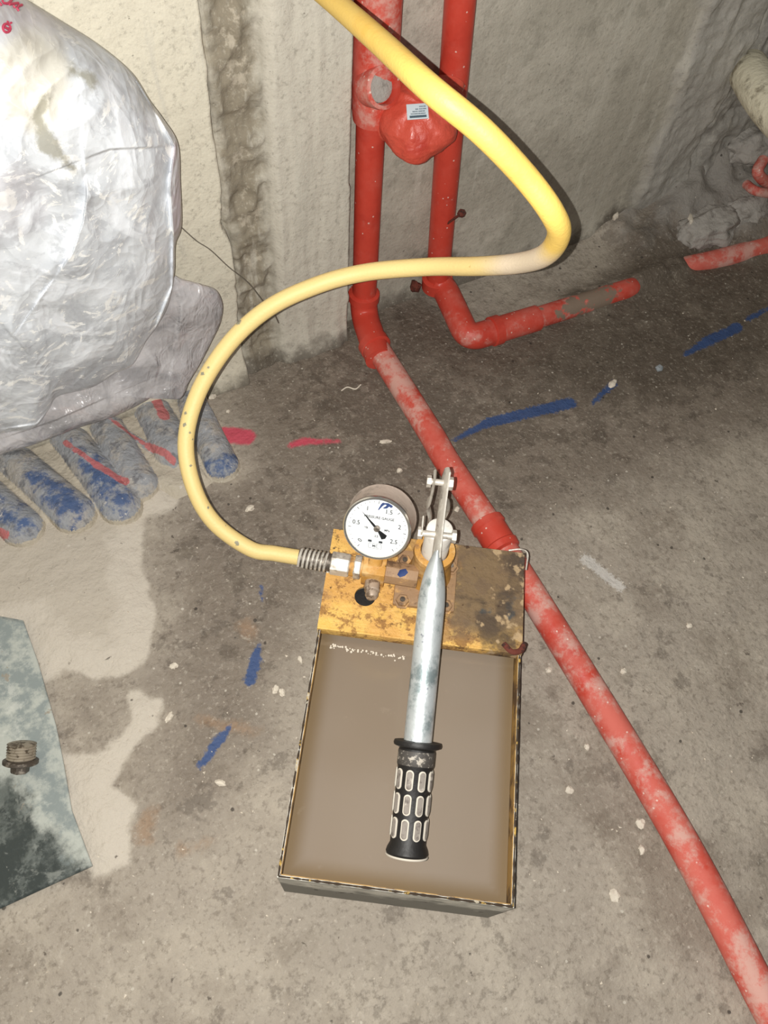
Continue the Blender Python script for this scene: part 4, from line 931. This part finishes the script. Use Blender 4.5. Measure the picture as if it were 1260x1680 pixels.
# ------------------------------------------------------------------ small things
def chunk(name, p, sx_, sy_, sz_, rz, mt, label, cat, seed_, group=None, sub=2):
    rg = random.Random(seed_); bm = bmesh.new(); bmesh.ops.create_icosphere(bm, subdivisions=sub, radius=1.)
    for q in bm.verts:
        k_ = .72 + .5 * rg.random(); c = q.co * k_; q.co = Vector((c.x * sx_, c.y * sy_, c.z * sz_))
    me = bpy.data.meshes.new(name); bm.to_mesh(me); bm.free()
    o = link(name, me, mt, None, smooth=False); o.location = Vector(p); o.rotation_euler = (0, 0, rz)
    return tag(o, label, cat, group)
def onfloor(px, py, h):
    p = G(px, py, 0); p[2] = floor_z(p[0], p[1]) + h; return p
chips = [(1005, 631, .0080, .0052, .004, .4, M_chip, 'white mortar chip at the end of the long blue mark on the floor'),
         (1080, 605, .0060, .0056, .004, .2, M_chipg, 'grey blue mortar chip between the two blue marks near the right edge'),
         (632, 725, .0085, .0030, .0024, -.3, M_chip, 'small white oblong chip between the pink mark and the red floor pipe'),
         (655, 773, .0042, .0036, .003, .0, M_chip, 'white crumb just above the pressure gauge'),
         (750, 836, .0045, .0038, .003, .3, M_chip, 'white crumb right of the pump lever, beside the red floor pipe'),
         (452, 1132, .0052, .0036, .0025, .8, M_chip, 'pale flake left of the pump tank, level with the upper tank wall'),
         (463, 1137, .0036, .0050, .0025, .1, M_chip, 'pale sliver touching the flake left of the pump tank'),
         (277, 1177, .0070, .0030, .0022, .6, M_chip, 'pale elongated flake right of the dry patch, left of the blue marks'),
         (493, 1083, .0026, .0048, .0022, .1, M_chip, 'tiny upright flake close beside the left side of the tank'),
         (285, 1092, .0045, .0040, .0022, .1, M_chip, 'roundish pale flake at the edge of the dry patch'),
         (362, 1285, .0060, .0030, .0020, 2.4, M_chip, 'pale flake below the lowest blue mark'),
         (901, 1099, .0040, .0034, .0025, .1, M_chip, 'small white crumb between the tank and the red floor pipe'),
         (935, 1296, .0045, .0042, .003, .1, M_chip, 'white crumb left of the red floor pipe, halfway down the tank'),
         (963, 1226, .0036, .0040, .003, .1, M_chip, 'white crumb touching the left side of the red floor pipe'),
         (1051, 1351, .0055, .0050, .003, .1, M_chip, 'larger white crumb left of the red floor pipe beside the dark stains'),
         (1053, 1394, .0034, .0052, .003, -.4, M_chip, 'white oblong crumb just below the larger white crumb'),
         (1009, 1470, .0058, .0060, .003, .1, M_chip, 'lowest white crumb, right of the tank corner'),
         (1023, 1101, .0040, .0038, .003, .1, M_chip, 'white crumb right of the red floor pipe, near its bend of dust'),
         (1131, 1026, .0036, .0038, .003, .1, M_chip, 'white crumb alone on the open floor at the right'),
         (348, 650, .0050, .0044, .003, .1, M_chip, 'white crumb inside the hose loop near the wall'),
         (374, 674, .0028, .0028, .002, .1, M_chip, 'tiny white crumb inside the hose loop, right of the hose'),
         (410, 834, .0066, .0040, .003, .1, M_chip, 'white oblong chip inside the lower bend of the hose')]
for i, (px_, py_, a, b, c, rz, mt, lb) in enumerate(chips):
    chunk('mortar_chip', onfloor(px_, py_, c * .45), a, b, c, rz, mt, lb, 'chip', i + 3, 'mortar chips on the floor')
# uncountable grit
mb = MB(); rg = random.Random(9)
for i in range(1100):
    px_ = rg.uniform(-20, 1280); py_ = rg.uniform(480, 1700)
    p = onfloor(px_, py_, .0); 
    if p[1] > YW - .03: continue
    loc = np.array(PI_ @ Vector(p))
    if abs(p[0] - .37) < .028 and p[1] < YW - .02 or (p[0] > .42 and p[1] > .56) or (p[0] < .2 and p[1] > .5): continue
    if -.01 < loc[0] < TW + .01 and -.01 < loc[1] < TL + .01: continue
    r_ = abs(rg.gauss(0, .0007)) + .0003
    v = [p + np.array([rg.uniform(-1, 1), rg.uniform(-1, 1), z_]) * r_ for z_ in (0, 0, 0, .7, .9)]
    mb.add(v, [(0, 1, 3), (1, 2, 3), (2, 0, 3), (0, 1, 4), (1, 2, 4), (2, 0, 4), (0, 1, 2)])
gro = mb.build('grit', M_chip, smooth=0); tag(gro, 'pale grit scattered all over the concrete floor', 'grit', kind='stuff')
# white thread, wires, nail, rust lump
def strand(name, pts_, r_, mt, label, cat):
    return tag(MB().tube(crom(pts_, 6), r_, 6).build(name, mt), label, cat)
strand('thread', [onfloor(560, 642, .002), onfloor(570, 636, .002), onfloor(583, 640, .003), onfloor(592, 632, .002)], .0009, M_thread, 'short curly white thread on the damp floor near the wall', 'thread')
wpts = [W(292, 368, .068), W(322, 395, .070), W(345, 410, .070), W(375, 438, .072), W(408, 465, .074), W(432, 495, .078), W(448, 512, .080), W(457, 530, .075)]
strand('wire', wpts, .0006, M_wire, 'thin wire hanging from the sack across the wall to behind the hose', 'wire')
strand('wire', [G(496, 537, .006), G(505, 546, .007), G(516, 558, .004)], .0007, M_wire, 'short bit of wire at the foot of the pale column', 'wire')
ns = W(735, 366, .038); ne = W(757, 350, .058)
nl = empty('screw', ns, label='rusty red painted screw sticking out beside the second red pipe', cat='screw'); ninv = Matrix.Translation(-nl.location)
nd_ = (ne - ns); nd_ /= np.linalg.norm(nd_)
MB().tube([ns - np.array([0, -.02, 0]) * 0 - nd_ * .004, ne], .0016, 10).build('shank', M_rust, nl, inv=ninv)
MB().lathe([(-.003, .0050), (.002, .0055), (.004, .0040)], ne, nd_, 6).build('screw_head', M_rust, nl, smooth=0, inv=ninv)
chunk('rusty_bolt_stub', W(682, 470, .012), .008, .010, .010, 0, M_rust, 'small rusty iron stub left of the second pipe at the wall foot', 'bolt', 77)
# rubble of mortar in the far right corner
lumps = [(1165, 372, .030, .060, 'rounded mortar lump above the right end of the buried red pipe'), (1220, 345, .04, .055, 'mortar lump in the far corner under the red pipe end'),
         (1190, 285, .14, .060, 'upper mortar lump against the wall corner'), (1240, 235, .18, .06, 'mortar lump below the dusty white pipe')]
for i, (px_, py_, z_, r_, lb) in enumerate(lumps):
    p = W(px_, py_, .0) if z_ > .1 else G(px_, py_, z_ - .01)
    bm = bmesh.new(); bmesh.ops.create_icosphere(bm, subdivisions=5, radius=1.)
    cc = np.array([q.co[:] for q in bm.verts]); k_ = .7 + .35 * (ridged(cc[:, 0] + i, cc[:, 1], 1.6, 4, 70 + i) + ridged(cc[:, 1] + i, cc[:, 2], 1.6, 4, 80 + i) + ridged(cc[:, 2] + i, cc[:, 0], 1.6, 4, 90 + i) - 1.)
    for q, kk in zip(bm.verts, k_): q.co = Vector((q.co.x * r_ * 1.0 * kk, q.co.y * r_ * .6 * kk, q.co.z * r_ * .5 * kk))
    me = bpy.data.meshes.new('mortar_lump'); bm.to_mesh(me); bm.free()
    o = link('mortar_lump', me, M_lump); o.location = Vector(p); tag(o, lb, 'rubble', 'mortar rubble in the corner')
chunk('mortar_flake', G(1133, 359, .05), .012, .004, .002, .9, M_chip, 'pale slanting flake on the rubble in the far right corner', 'chip', 41, 'mortar chips on the floor')
chunk('mortar_flake', W(1010, 355, .006), .006, .004, .007, .5, M_chip, 'pale dab of mortar at the top of the damp stain on the wall', 'chip', 42, 'mortar chips on the floor')
wp = crom([W(1222, 108, -.02), W(1230, 120, .02), W(1248, 150, .07), W(1275, 185, .12), W(1330, 240, .2)], 6)
wpr = tag(MB().tube(wp, [.020, .024] + [.027] * (len(wp) - 2), 24).build('white_pipe', M_whitepipe), 'dusty off white pipe end poking out of the wall at the upper right edge', 'pipe')
rp = crom([W(1252, 262, .06), W(1243, 283, .075), W(1262, 302, .075), W(1290, 310, .07)], 5)
rp2 = crom([W(1224, 302, .06), W(1242, 314, .085), W(1285, 320, .09)], 5)
tag(MB().tube(rp, .0085, 12).tube(rp2, .0070, 12).build('red_pipe_stub', red('red_stub_paint', .8, .47, srgb(176, 52, 48))), 'short red pipe end half buried in the rubble at the right edge', 'pipe')
